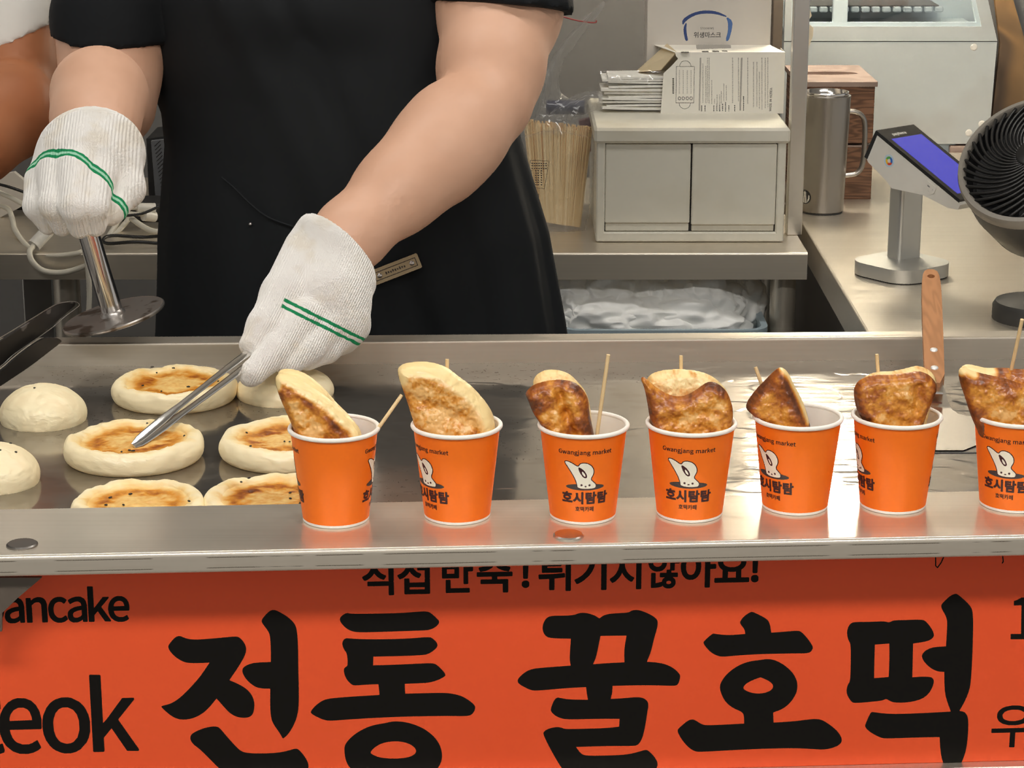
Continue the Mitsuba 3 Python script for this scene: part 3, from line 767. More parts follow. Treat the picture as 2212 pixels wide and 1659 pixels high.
for a in ([(2021, 1204), (2021, 1222), (2025, 1226), (2033, 1215), (2038, 1204)], [(2166, 1202), (2167, 1213), (2165, 1216)]):
    on_banner(LineString([bpt(x, y) for x, y in a]).buffer(.0004), 'banner__pen_stroke')
tag('banner', 'bright orange vinyl banner with big black Korean brush lettering below the shelf', 'banner')

# ---------------------------------------------------------------- paper cups
CUP_H, R0, R1 = 0.0815, 0.0278, 0.0366


def cup_r(h):
    return R0 + (R1 - R0) * np.asarray(h) / CUP_H


wall = [(R0 - .0015, .0), (R0, .0), (R0 + .0002, .0025), (float(cup_r(CUP_H - .004)) + .0002, CUP_H - .004), (float(cup_r(CUP_H - .004)) - .0006, CUP_H - .004), (R0 - .0015, .0)]
CUP_WALL = lathe([(R0 + .0003, .0024), (float(cup_r(CUP_H - .0035)) + .0003, CUP_H - .0035), (float(cup_r(CUP_H - .0035)) - .0003, CUP_H - .0035), (R0 - .0003, .0024), (R0 + .0003, .0024)], 96)
CUP_FOOT = lathe([(R0 - .0012, 0), (R0, 0), (R0 + .0002, .0004), (R0 + .0002, .0024), (R0 - .0012, .0024), (R0 - .0012, 0)], 96)
rr = [(R1 + .0004 + .0019 * math.cos(t), CUP_H - .0019 + .0019 * math.sin(t)) for t in np.linspace(0, 2 * math.pi, 15)]
CUP_RIM = lathe(rr, 96)
CUP_LINER = lathe([(0, .0075), (R0 - .0008, .0075), (float(cup_r(CUP_H - .002)) - .0008, CUP_H - .002), (float(cup_r(CUP_H - .002)) - .0004, CUP_H - .002), (R0 - .0004, .006), (0, .006)], 96)
RM = float(cup_r(.045))


def wrap(poly, lift):
    """Print bent round the cup's wall: x along the wall, y up it, centred on the cup's front (-y)."""
    m = subdiv(flat(poly), .0022)
    v = m.vertices
    r = cup_r(v[:, 1]) + .0003 + lift
    a = v[:, 0] / RM - math.pi / 2
    w = np.column_stack([r * np.cos(a), r * np.sin(a), v[:, 1]])
    return trimesh.Trimesh(w, m.faces, process=False)


def zc(pts, it=2):
    """Logo drawing in the pixels of a close view of the fourth cup."""
    p = np.array([tuple(map(float, c.split(','))) for c in pts.split()])
    p = chaikin(p, it) if it else p
    return Polygon(np.column_stack([(p[:, 0] - 1600) / 6.506 * .00048, (1130 - (960 + p[:, 1] / 6.506)) / 186 * .0785])).buffer(0)


def zt(s, x, y, em, bold=0.0, rot=0.0, track=0.0):
    g = text_poly(s, em, track, bold)
    g = affinity.rotate(g, rot, origin=(0, 0))
    return affinity.translate(g, (x - 1600) / 6.506 * .000415, (1130 - (960 + y / 6.506)) / 186 * .0785)


rab = zc('1366,232 1380,214 1420,217 1470,243 1522,283 1535,246 1575,226 1632,236 1682,280 1705,345 1700,400 1668,462 1706,502 1732,532 1737,565 1722,606 1508,606 1500,520 1468,430 1410,320 1370,252')
white = rab.buffer(-.0007)
loop = zc('1521,296 1545,300 1590,340 1624,410 1620,442 1598,449 1568,425 1535,360')
core = zc('1560,352 1580,360 1606,410 1604,427 1590,424 1570,395')
hat = affinity.scale(Point((1603 - 1600) / 6.506 * .000415, (1130 - (960 + 574 / 6.506)) / 186 * .0785).buffer(1, 24), 228 / 6.506 * .00048, 45 / 186 * .0785 / 6.506)
eyes = [affinity.translate(Point(0, 0).buffer(k / 6.506 * .00044, 8), (x - 1600) / 6.506 * .00048, (1130 - (960 + y / 6.506)) / 186 * .0785) for x, y, k in ((1560, 544, 14), (1652, 546, 14), (1603, 563, 9), (1611, 563, 9))]
dark = union_all([rab.difference(white), loop.difference(core)] + eyes)
dark = union_all([dark, zt('Gwangjang market', 1600, 122, .0049, 4.5, 0, 1)])
for ch, x, rot in (('호', 1348, 0), ('시', 1515, 0), ('탐', 1682, 0), ('탐', 1850, 0)):
    dark = dark.union(zt(ch, x, 792, .0112, 11.0, rot))
dark = dark.union(zt('호떡카페', 1600, 908, .0047, 5.0))
PR_DARK, PR_WHITE, PR_HAT = dark, white.difference(union_all([loop] + eyes)).union(core), hat.difference(rab)


def far_side(poly, lift):
    b = wrap(poly, lift)
    b.apply_transform(trimesh.transformations.rotation_matrix(math.pi, [0, 0, 1]))
    return b


PARTS = {'wall': mikit.ply(CUP_WALL, 'm_cup', smooth=40), 'rim': mikit.ply(CUP_RIM, 'm_paper_white', smooth=True), 'lining': mikit.ply(CUP_LINER, 'm_paper_white', smooth=40),
         'foot': mikit.ply(CUP_FOOT, 'm_paper_white', smooth=40)}
for side, fn_ in ((0, wrap), (1, far_side)):
    for what, poly_, lift_, m_ in (('lettering', PR_DARK, .00022, 'm_print'), ('rabbit', PR_WHITE, .00018, 'm_print_cream'), ('hole', PR_HAT, .00014, 'm_print_grey')):
        PARTS[what + ('_001' if side else '')] = mikit.ply(fn_(poly_, lift_), m_)
# base centre x, lowest pixel of the base, turn of the print, lean of the cup in degrees
CUPS = [(726.5, 1143, 84, 0.0, 'first orange paper cup from the left, its plain side in front'),
        (988, 1135.5, -50, 0.0, 'second orange paper cup from the left, holding the tall golden pancake'),
        (1258.5, 1134.5, 3, 0.0, 'third orange paper cup from the left, rabbit logo in front, long skewer inside'),
        (1488.5, 1130.5, -3, 0.0, 'fourth orange paper cup from the left, rabbit logo in front, filled by a wide pancake'),
        (1716, 1115, -40, 0.0, 'fifth orange paper cup from the left, holding the pointed pancake'),
        (1927, 1112.5, -68, 0.0, 'sixth orange paper cup, plain side in front, below the wooden spatula handle'),
        (2185, 1110, -14, 0.0, 'orange paper cup cut off by the right edge, rabbit logo in front')]
CUP_AT = []
for i, (cx, yb, turn, lean, lab) in enumerate(CUPS):
    c = atz(cx, yb, SZ) + np.array([0, R0, 0])
    c[0] = atz(cx, yb, SZ)[0] * c[1] / (c[1] - R0)
    view = math.degrees(math.atan2(c[0], c[1]))
    k = uniq('paper_cup')
    w = T().translate([float(c[0]), float(c[1]), SZ + .0003]).rotate([0, 0, 1], turn - view)
    for part, d in PARTS.items():
        scene[f'{k}__{part}'] = {**d, 'to_world': w}
    tag(k, lab, 'paper cup', 'orange paper cups on the shelf')
    tag(k + '__lettering', 'dark maroon lettering and outline of the rabbit logo')
    tag(k + '__rabbit', 'cream rabbit of the logo')
    tag(k + '__hole', 'dark hole of the logo')
    CUP_AT.append(c)

# ---------------------------------------------------------------- dough
CREAM, GOLD, BROWN, DARK = np.array(srgb(238, 210, 150)), np.array(srgb(210, 140, 46)), np.array(srgb(154, 80, 20)), np.array(srgb(88, 42, 14))
PALE = np.array(srgb(246, 232, 192))


def ramp(t, base=None):
    t = np.clip(t, 0, 1)[:, None]
    base = CREAM if base is None else base
    a = base + (GOLD - base) * np.clip(t / .4, 0, 1)
    b = GOLD + (BROWN - GOLD) * np.clip((t - .4) / .3, 0, 1)
    c = BROWN + (DARK - BROWN) * np.clip((t - .7) / .3, 0, 1)
    return np.where(t < .4, a, np.where(t < .7, b, c))


def lobe(px, cup, dy, thick, edge, bake, seed, sides='f', crease=None, tilt=0.10, it=2, pale=0.012, step=.0010, free=None):
    """A puffed slab of folded pancake. px: its outline as it stands in the cup; bake: how brown the faces are; pale: width of the unbaked rim."""
    y0 = CUP_AT[cup][1] + dy
    pts = np.array([aty(x, y, y0) for x, y in px])
    q = chaikin(np.column_stack([pts[:, 0], pts[:, 2]]), it)
    poly = Polygon(q).buffer(0)
    if poly.geom_type != 'Polygon':
        poly = max(poly.geoms, key=lambda g: g.area)
    rim = np.array([poly.exterior.interpolate(t).coords[0] for t in np.arange(0, poly.length, step)])
    x0, z0, x1, z1 = poly.bounds
    gx, gz = np.meshgrid(np.arange(x0, x1, step), np.arange(z0, z1, step))
    gp = np.column_stack([gx.ravel(), gz.ravel()])
    from shapely import contains_xy
    gp = gp[contains_xy(poly.buffer(-step * .7), gp[:, 0], gp[:, 1])]
    al = np.vstack([rim, gp])
    tri = Delaunay(al).simplices
    cen = al[tri].mean(1)
    tri = tri[contains_xy(poly, cen[:, 0], cen[:, 1])]
    from scipy.spatial import cKDTree
    d = cKDTree(np.array([poly.exterior.interpolate(t).coords[0] for t in np.arange(0, poly.length, step / 3)])).query(al)[0]
    d[:len(rim)] = 0
    prof = np.sqrt(1 - (1 - np.clip(d / edge, 0, 1)) ** 2)
    p3 = np.column_stack([al[:, 0] * 60, al[:, 1] * 60, np.full(len(al), seed * 3.7)])
    wob = (meshkit.fbm(p3, 3, seed) - .5)
    mid = np.clip(d / edge, 0, 1)
    front = -thick / 2 * prof - wob * .006 * mid - (meshkit.fbm(p3 * 4, 2, seed + 5) - .5) * .002 * mid
    front -= ((meshkit.fbm(p3 * 9, 2, seed + 6) - .5) * .0016 + (meshkit.fbm(p3 * 2.2, 2, seed + 9) - .5) * .003) * mid
    back = thick / 2 * prof + wob * .003 * mid
    if crease is not None:
        for (ax, ay, bx_, by, w, dep) in crease:
            A, B = aty(ax, ay, y0)[[0, 2]], aty(bx_, by, y0)[[0, 2]]
            t = np.clip(((al - A) @ (B - A)) / ((B - A) @ (B - A)), 0, 1)
            dd = np.linalg.norm(al - A - t[:, None] * (B - A), axis=1)
            front += dep * np.exp(-(dd / w) ** 2) * mid
    # bow about the upright axis and lean
    zc_ = al[:, 1] - (SZ + CUP_H - .02)
    lean = tilt * zc_
    V = []
    for yy in (front, back):
        V.append(np.column_stack([al[:, 0], y0 + yy + lean, al[:, 1]]))
    n = len(al)
    nb = len(rim)
    Vb = V[1].copy()
    mapb = np.arange(n) + n
    mapb[:nb] = np.arange(nb)
    F = np.vstack([tri, mapb[tri][:, ::-1]])
    v = np.vstack(V)
    m = trimesh.Trimesh(v, F, process=False)
    up = m.face_normals[:len(tri), 1].mean()
    if up > 0:
        m.invert()
    # colour of the crust: pale along the free edges that never met the plate, mottled brown on the faces
    ns = meshkit.fbm(np.column_stack([al[:, 0] * 48, al[:, 1] * 62, np.full(n, seed * 1.3)]), 3, seed + 1)
    ns = np.clip((ns - .5) * 2.0 + .5, 0, 1)
    mid_ = meshkit.fbm(np.column_stack([al[:, 0] * 130, al[:, 1] * 150, np.full(n, seed * 2.3)]), 2, seed + 4)
    fine = meshkit.fbm(np.column_stack([al[:, 0] * 330, al[:, 1] * 330, np.full(n, seed * 1.7)]), 3, seed + 2)
    grain = meshkit.fbm(np.column_stack([al[:, 0] * 700, al[:, 1] * 700, np.full(n, seed * .7)]), 2, seed + 12)
    df = np.full(n, 9.0)
    if free is not None:
        fp = np.array([aty(x, y, y0)[[0, 2]] for x, y in free])
        L = LineString(fp)
        df = np.array([L.distance(Point(q)) for q in al])
    face = np.clip((df - pale * (.7 + .6 * ns)) / .004, 0, 1)
    ringb = np.exp(-((df - pale * 1.5 - .003) / .004) ** 2)
    t = face * (bake * (.12 + .80 * ns + .42 * np.exp(-(d / .007) ** 2)) + .45 * (mid_ - .5) + .45 * (fine - .5) + .38 * (grain - .5) + .22 * ringb * bake)
    t = np.maximum(t, .24 * face * (bake > .3))
    tb = face * bake * .8 * (.5 + ns)
    col = np.vstack([ramp(t), ramp(tb)])
    return m, col


def hotteok(cup, lobes, label, group='folded pancakes standing in the cups', seeds=()):
    ms, cs = [], []
    for a in lobes:
        m, c = lobe(cup=cup, **a)
        ms.append(m)
        cs.append(c)
    v, f, o = [], [], 0
    for m in ms:
        v.append(m.vertices)
        f.append(m.faces + o)
        o += len(m.vertices)
    k = uniq('folded_pancake')
    add(k, trimesh.Trimesh(np.vstack(v), np.vstack(f), process=False), 'm_dough', True, color=np.vstack(cs), label=label, cat='pancake', group=group)


hotteok(0, [dict(px=[(655, 985), (640, 960), (633, 925), (612, 882), (598, 849), (592, 826), (597, 812), (612, 810), (640, 822), (690, 850), (735, 885), (768, 915), (784, 940), (778, 985)], dy=-.010, thick=.020, edge=.008, bake=.80, seed=1, pale=.0055, free=[(590, 830), (597, 810), (612, 808), (640, 820), (690, 848), (735, 883), (768, 913), (784, 940)]),
            dict(px=[(660, 985), (640, 930), (610, 850), (598, 820), (600, 805), (616, 800), (640, 804), (665, 814), (700, 843), (720, 866), (738, 884), (758, 902), (772, 940), (768, 985)], dy=.008, thick=.018, edge=.008, bake=.62, seed=2, pale=.004, free=[(600, 803), (616, 800), (640, 804), (665, 814), (700, 843), (738, 884), (758, 902)])],
        'folded golden pancake with a pale open rim in the first cup from the left')
hotteok(1, [dict(px=[(915, 985), (900, 935), (891, 908), (882, 880), (868, 841), (859, 816), (858, 799), (870, 791), (899, 787), (930, 788), (965, 798), (990, 818), (1016, 836), (1036, 856), (1054, 877), (1067, 900), (1070, 930), (1062, 985)], dy=0.0, thick=.032, edge=.013, bake=.58, seed=3, pale=.0075, free=[(860, 815), (858, 799), (870, 791), (899, 787), (930, 788), (965, 798), (1016, 836), (1054, 877), (1070, 925)], crease=[(890, 855, 1010, 905, .006, .004)])],
        'tall pale golden folded pancake with a charred spot in the second cup from the left')
hotteok(2, [dict(px=[(1205, 985), (1185, 945), (1166, 915), (1150, 892), (1141, 867), (1133, 853), (1150, 836), (1180, 827), (1215, 824), (1244, 830), (1261, 846), (1271, 864), (1273, 892), (1280, 925), (1286, 950), (1280, 985)], dy=-.006, thick=.024, edge=.009, bake=.92, seed=4, crease=[(1203, 832, 1222, 890, .004, .007), (1222, 890, 1240, 950, .004, .006)]),
            dict(px=[(1215, 985), (1190, 930), (1160, 860), (1150, 832), (1156, 816), (1170, 806), (1188, 802), (1211, 804), (1232, 812), (1248, 828), (1266, 848), (1276, 880), (1280, 950), (1275, 985)], dy=.010, thick=.018, edge=.010, bake=.05, seed=5, pale=.02)],
        'dark brown creased pancake with a cream top in the third cup from the left')
hotteok(3, [dict(px=[(1430, 985), (1415, 940), (1404, 907), (1399, 872), (1392, 838), (1384, 822), (1390, 817), (1402, 826), (1424, 845), (1450, 858), (1475, 861), (1502, 848), (1528, 829), (1548, 829), (1570, 846), (1582, 874), (1585, 902), (1578, 930), (1566, 985)], dy=-.008, thick=.020, edge=.008, bake=.74, seed=6, crease=[(1420, 885, 1520, 870, .005, -.002)]),
            dict(px=[(1435, 985), (1415, 930), (1400, 860), (1396, 826), (1404, 814), (1424, 806), (1454, 802), (1495, 803), (1530, 811), (1553, 825), (1574, 850), (1582, 880), (1578, 930), (1560, 985)], dy=.012, thick=.024, edge=.010, bake=.10, seed=7, pale=.016)],
        'wide brown pancake with a cream open mouth filling the fourth cup from the left')
hotteok(4, [dict(px=[(1672, 985), (1655, 930), (1632, 902), (1614, 888), (1611, 876), (1630, 850), (1652, 828), (1672, 808), (1690, 796), (1704, 807), (1714, 830), (1727, 853), (1739, 878), (1747, 906), (1752, 930), (1748, 985)], dy=-.004, thick=.024, edge=.008, bake=.95, seed=8, pale=.0012, free=[(1690, 796), (1704, 807), (1727, 853), (1747, 906)], crease=[(1690, 800, 1720, 930, .012, -.004)])],
        'dark brown pointed pancake sprinkled with crumbs in the fifth cup from the left')
hotteok(5, [dict(px=[(1895, 985), (1885, 950), (1868, 915), (1852, 890), (1846, 862), (1846, 840), (1862, 822), (1892, 814), (1930, 814), (1962, 810), (1990, 806), (2008, 812), (2022, 826), (2027, 840), (2018, 862), (2006, 886), (1995, 915), (1985, 960), (1980, 985)], dy=-.006, thick=.024, edge=.009, bake=.86, seed=9, crease=[(1985, 830, 1975, 900, .004, .004)]),
            dict(px=[(1900, 985), (1880, 900), (1858, 846), (1864, 820), (1892, 807), (1930, 806), (1960, 800), (1984, 793), (2006, 800), (2022, 815), (2026, 835), (2010, 880), (1985, 985)], dy=.010, thick=.020, edge=.010, bake=.08, seed=10, pale=.02)],
        'brown fan shaped pancake with a pale upper rim in the sixth cup from the left')
hotteok(6, [dict(px=[(2130, 985), (2112, 930), (2098, 900), (2086, 860), (2074, 824), (2073, 803), (2085, 797), (2105, 806), (2140, 814), (2180, 822), (2215, 836), (2250, 824), (2285, 822), (2295, 860), (2286, 900), (2275, 930), (2262, 985)], dy=-.008, thick=.022, edge=.009, bake=.80, seed=11, pale=.002, free=[(2073, 803), (2085, 797), (2105, 806)]),
            dict(px=[(2135, 985), (2110, 900), (2080, 830), (2076, 800), (2090, 791), (2110, 793), (2135, 800), (2172, 798), (2210, 802), (2255, 800), (2285, 812), (2285, 880), (2262, 985)], dy=.012, thick=.024, edge=.010, bake=.70, seed=12, pale=.005, free=[(2076, 800), (2090, 791), (2110, 793), (2135, 800)])],
        'broad syrupy brown pancake in the last cup at the right edge')


def sesame(places, y, label):
    pass


# skewers standing in the cups: top, a lower point and how far behind the cup's axis they stand
for cup, (tx, ty), (bx_, by), dy0, dy1 in ((0, (868, 853), (808, 938), .010, -.004), (1, (966, 776), (966, 860), .022, .020), (2, (1314, 766), (1288, 950), -.012, -.010), (3, (1471, 768), (1471, 860), .030, .024), (4, (1632, 793), (1652, 850), .024, .020), (5, (1894, 765), (1900, 850), .026, .022), (6, (2208, 690), (2180, 820), .000, .018)):
    y = CUP_AT[cup][1]
    a, b = aty(tx, ty, y + dy0), aty(bx_, by, y + dy1)
    zend = SZ + .010
    d = unit(b - a)
    b2 = a + d * ((zend - a[2]) / d[2])
    c = CUP_AT[cup]
    off = b2[:2] - c[:2]
    if np.linalg.norm(off) > R0 - .004:
        off = off / np.linalg.norm(off) * (R0 - .005)
        # it leans on the wall and ends where the wall stops it
        for t in np.linspace(0, 1, 60):
            q = a + (b2 - a) * t
            if np.linalg.norm(q[:2] - c[:2]) > float(cup_r(max(q[2] - SZ, 0))) - .003 and q[2] < SZ + CUP_H - .006:
                break
            b2e = q
        b2 = b2e
    add('skewer', cyl(a, b2, .0016, 10), 'm_bamboo', 40, label=('short bamboo skewer leaning right in the first cup from the left', 'bamboo skewer behind the pancake of the second cup from the left', 'long bamboo skewer beside the dark pancake of the third cup', 'bamboo skewer tip behind the pancake of the fourth cup', 'bamboo skewer tip left of the pointed pancake of the fifth cup', 'bamboo skewer tip behind the pancake of the sixth cup', 'bamboo skewer leaning right in the last cup at the right edge')[cup], cat='skewer', group='bamboo skewers in the cups')

# ---------------------------------------------------------------- pancakes frying on the griddle


def fried(c, R, H, seed, flat_r, bake, raw=False, ell=1.0, dent=0.55):
    nr, na = 46, 120
    a = np.arange(na) * 2 * np.pi / na
    rows, cols = [], []
    wr = 1 + .035 * (meshkit.fbm(np.column_stack([np.cos(a) * 1.6, np.sin(a) * 1.6, np.full(na, seed * 2.1)]), 3, seed) - .5) * 2
    prof = []
    for t in np.linspace(0, 1, nr):
        if raw:
            r = math.sin(t * math.pi / 2 * 1.12) / math.sin(math.pi / 2 * 1.12) if t < 1 else 1
            ang = t * math.radians(104)
            r, z = math.sin(ang), (math.cos(ang) + .24) / 1.24
        else:
            if t < .5:
                r = t / .5 * flat_r
                s = max(0, (r / flat_r - .55) / .45)
                z = dent + (1 - dent) * .25 * s * s
            else:
                u = (t - .5) / .5
                w = (1 - flat_r) / 2
                z0 = dent + (1 - dent) * .25
                ang = math.pi * (1 - u * 1.42)
                r = flat_r + w + w * math.cos(ang)
                z = .5 + .5 * math.sin(ang) if ang < math.pi / 2 else z0 + (1 - z0) * math.sin(ang)
                if ang < 0:
                    z = .5 + .5 * math.sin(ang) * 1.03
        prof.append((r, max(z, 0)))
    V, C = [], []
    for r, z in prof:
        w_ = 1 + (wr - 1) * r ** 2
        x, y = r * w_ * np.cos(a) * R, r * w_ * np.sin(a) * R * ell
        p3 = np.column_stack([x * 45, y * 45, np.full(na, seed * 1.9)])
        zz = z * H * (1 + (.05 if raw else .20) * (meshkit.fbm(p3, 3, seed + 3) - .5) * 2 + (.02 if raw else .07) * (meshkit.fbm(p3 * 4, 2, seed + 4) - .5) * 2)
        V.append(np.column_stack([c[0] + x, c[1] + y, GZ + zz]))
        n1 = meshkit.fbm(np.column_stack([x * 70, y * 110, np.full(na, seed * 1.0)]), 4, seed + 7)
        n2 = meshkit.fbm(np.column_stack([x * 300, y * 300, np.full(na, seed * 1.0)]), 2, seed + 8)
        if raw:
            t = .02 + .10 * (n1 - .4) + np.zeros(na)
        else:
            q = r / flat_r + .35 * (n1 - .5)
            ring = np.exp(-((q - .72) / .17) ** 2)
            t = bake * ((.30 + .62 * ring) * (.35 + 1.35 * np.clip(n1 - .12, 0, 1)) + .35 * (n2 - .5)) * np.clip((1.08 - q) / .24, 0, 1) + .02
            inner = np.clip((1.22 - q) / .3, 0, 1)[:, None]
        C.append(ramp(np.clip(t, 0, 1), PALE if raw else PALE * (1 - inner) + np.array(srgb(240, 210, 138)) * inner))
    v, col = np.vstack(V), np.vstack(C)
    F = []
    for i in range(nr - 1):
        for j in range(na):
            k = (j + 1) % na
            F += [[i * na + j, (i + 1) * na + j, (i + 1) * na + k], [i * na + j, (i + 1) * na + k, i * na + k]]
    return trimesh.Trimesh(v, F, process=False), col


def specks(c, R, H, n, seed, zf):
    r = np.random.default_rng(seed)
    ms = []
    for _ in range(n):
        a, q = r.uniform(0, 6.28), R * math.sqrt(r.uniform(0.02, .9))
        m = trimesh.creation.icosphere(1, .0012)
        m.apply_scale([r.uniform(.8, 1.9), r.uniform(.7, 1.1), .6])
        m.apply_transform(trimesh.transformations.rotation_matrix(r.uniform(0, 3.1), [0, 0, 1]))
        m.apply_translation([c[0] + q * math.cos(a), c[1] + q * math.sin(a), GZ + zf(q / R)])
        ms.append(m)
    return cat(*ms)


def top_height(m, c, R):
    t = m.vertices

    def f(qr):
        d = np.hypot(t[:, 0] - c[0], t[:, 1] - c[1]) / R
        s = np.abs(d - qr) < .05
        return float(t[s, 2].max() - GZ) if s.any() else .004
    return f


PANS = [  # name, centre pixel (of its foot), diameter in pixels, height, ...
    ('pressed_pancake', 379, 862, 272, .021, 1, .76, .62, False, .80, 'pressed pancake with a light golden centre in the back row, behind the tongs'),
    ('pressed_pancake', 291, 990, 302, .022, 2, .75, .68, False, .76, 'pressed pancake under the tip of the tongs, golden ring in its centre'),
    ('dough_ball', 94, 908, 186, .037, 3, 0, 0, True, 0, 'raw pale dough ball at the left back of the griddle'),
    ('dough_ball', -10, 1042, 194, .037, 4, 0, 0, True, 0, 'raw pale dough ball cut off by the left edge of the picture'),
    ('dough_ball', 616, 854, 210, .030, 5, 0, 0, True, 0, 'shiny raw dough ball behind the first cup, under the gloved hand'),
    ('pressed_pancake', 625, 983, 304, .022, 6, .73, .76, False, .76, 'pressed pancake with a browned ring half hidden by the first cup'),
    ('pressed_pancake', 300, 1124, 290, .021, 7, .75, .62, False, .78, 'pressed pancake at the front left, cut off by the shelf edge'),
    ('pressed_pancake', 592, 1113, 304, .021, 8, .74, .80, False, .76, 'pressed pancake at the front, cut off by the shelf and the first cup')]
for name, px, py, dia, H, sd, fr, bk, raw, dent, lab in PANS:
    c = atz(px, py, GZ)
    R = dia / 2 * mpp(c[1], GZ)
    m, col = fried(c, R, H, sd, fr, bk, raw, .98, dent)
    k = uniq(name)
    add(k + '__dough', m, 'm_dough', True, color=col)
    add(k + '__sesame', specks(c, R * .9, H, 3 if raw else 8, sd + 40, top_height(m, c, R)), 'm_sesame', True, kind='stuff', label='scattered black sesame seeds')
    tag(k, lab, 'pancake' if not raw else 'dough', 'pancakes frying on the griddle' if not raw else 'raw dough balls on the griddle')

# ---------------------------------------------------------------- the cook


def J(px, py, y, rpx=None):
    p = aty(px, py, y)
    return (p, rpx * mpp(y, p[2])) if rpx else p


def tx_rx(z):
    zs = [0.30, 0.80, 0.833, 0.95, 1.06, 1.13, 1.24, 1.36, 1.44]
    return (np.interp(z, zs, [-.190, -.194, -.195, -.201, -.209, -.219, -.24, -.245, -.245]), np.interp(z, zs, [.25, .246, .243, .231, .209, .202, .204, .205, .19]),
            np.interp(z, zs, [.13, .135, .135, .132, .128, .126, .125, .12, .09]))


TY = 2.73


def torso(p, off=0.0, z0=.55, z1=1.44):
    z = np.clip(p[:, 2], z0, z1)
    cx, rx, ry = tx_rx(z)
    q = np.sqrt(((p[:, 0] - cx) / (rx + off)) ** 2 + ((p[:, 1] - TY) / (ry + off)) ** 2)
    d = (q - 1) * (ry + off)
    return np.maximum(d, np.maximum(p[:, 2] - z1 - off, z0 - off - p[:, 2]))


SHL, SHR = np.array([-.060, 2.75, 1.395]), np.array([-.425, 2.75, 1.395])
armR = [(SHL, .075), J(1079, 20, 2.645, 126), J(1060, 150, 2.57, 106), J(1052, 222, 2.53, 92)]
foreR = [J(1052, 222, 2.53, 92), J(983, 288, 2.485, 103), J(935, 341, 2.455, 97), J(860, 410, 2.415, 85), J(755, 510, 2.364, 70), J(725, 545, 2.345, 58)]
armL = [(SHR, .060), J(236, 60, 2.69, 102), J(240, 150, 2.665, 98), J(250, 232, 2.645, 84)]
foreL = [J(250, 232, 2.63, 84), J(214, 205, 2.53, 92), J(206, 262, 2.475, 84), J(205, 315, 2.42, 64)]


def relaxed_hand(p, wrist, d, side):
    """A loosely hanging hand: palm, four unequal curled fingers and a thumb."""
    d, s = unit(d), unit(side)
    n = np.cross(d, s)
    e = chain(p, [(wrist, .026), (wrist + d * .05, .03), (wrist + d * .085, .028)], .012)
    for i, (o, L) in enumerate(((-.030, .066), (-.010, .076), (.010, .072), (.029, .056))):
        k = wrist + d * .088 + s * o
        j1 = k + d * L * .45 + n * .006
        j2 = j1 + d * L * .33 + n * .014
        e = smin(e, chain(p, [(k, .010), (j1, .009), (j2, .0085), (j2 + d * L * .15 + n * .014, .0075)], .003), .004)
    th = wrist + d * .03 - s * .028
    return smin(e, chain(p, [(th, .014), (th + d * .03 - s * .018 + n * .008, .011), (th + d * .058 - s * .020 + n * .02, .009)], .004), .008)


def head(p, neck, c):
    d = chain(p, [(neck, .062), (c - [0, 0, .05], .058)], .02)
    d = smin(d, ellip(p, c, (.075, .095, .115)), .02)
    d = smin(d, ellip(p, c + [0, -.02, -.06], (.058, .07, .065)), .03)
    f = c + np.array([0, -.093, 0])
    d = smin(d, cone(p, f + [0, .008, .0], f + [0, -.016, -.034], .009, .013), .008)          # nose
    for s in (-1, 1):
        d = smin(d, ellip(p, c + [s * .078, .012, -.01], (.012, .022, .033)), .006)            # ears
        d = np.maximum(d, -ellip(p, f + [s * .032, -.001, .004], (.016, .010, .009)))          # eye sockets
        d = smin(d, ellip(p, f + [s * .032, .010, .004], (.012, .012, .010)), .003)            # eyes
    d = smin(d, ellip(p, f + [0, .006, -.066], (.024, .010, .008)), .006)                       # lips
    return d


NECK, HEADC = np.array([-.245, 2.755, 1.44]), np.array([-.245, 2.70, 1.60])


def body1(p):
    d = torso(p, -.022, .78, 1.40)
    d = smin(d, chain(p, [(SHR, .06), (np.array([-.245, 2.75, 1.42]), .075), (SHL, .06)], .03), .03)
    a = smin(chain(p, armR, .03), chain(p, foreR, .03), .014)
    b = smin(chain(p, armL, .03), chain(p, foreL, .03), .006)
    d = smin(d, np.minimum(a, b), .02)
    d = smin(d, head(p, NECK, HEADC), .03)
    for s in (-1, 1):
        x = -.193 + s * .105
        d = smin(d, chain(p, [(np.array([x, 2.74, .84]), .088), (np.array([x + s * .01, 2.73, .48]), .062), (np.array([x + s * .01, 2.77, .11]), .045), (np.array([x + s * .02, 2.67, .06]), .042)], .03), .03)
    return d


m = nets(body1, (-.62, 2.28, .02), (.12, 2.92, 1.75), .0062)
K1 = 'person'
add(K1 + '__body', m, 'm_skin', True)

# clothing
hemR = [aty(955, 6, 2.63), aty(1090, 9, 2.56), aty(1230, 28, 2.63)]
hemL = [aty(126, 62, 2.70), aty(236, 110, 2.61), aty(352, 78, 2.70)]


def plane3(a, b, c, towards):
    n = unit(np.cross(b - a, c - a))
    return a, n if n @ (np.asarray(towards) - a) > 0 else -n


hr0, hrn = plane3(*hemR, armR[-1][0])
hl0, hln = plane3(*hemL, armL[-1][0])


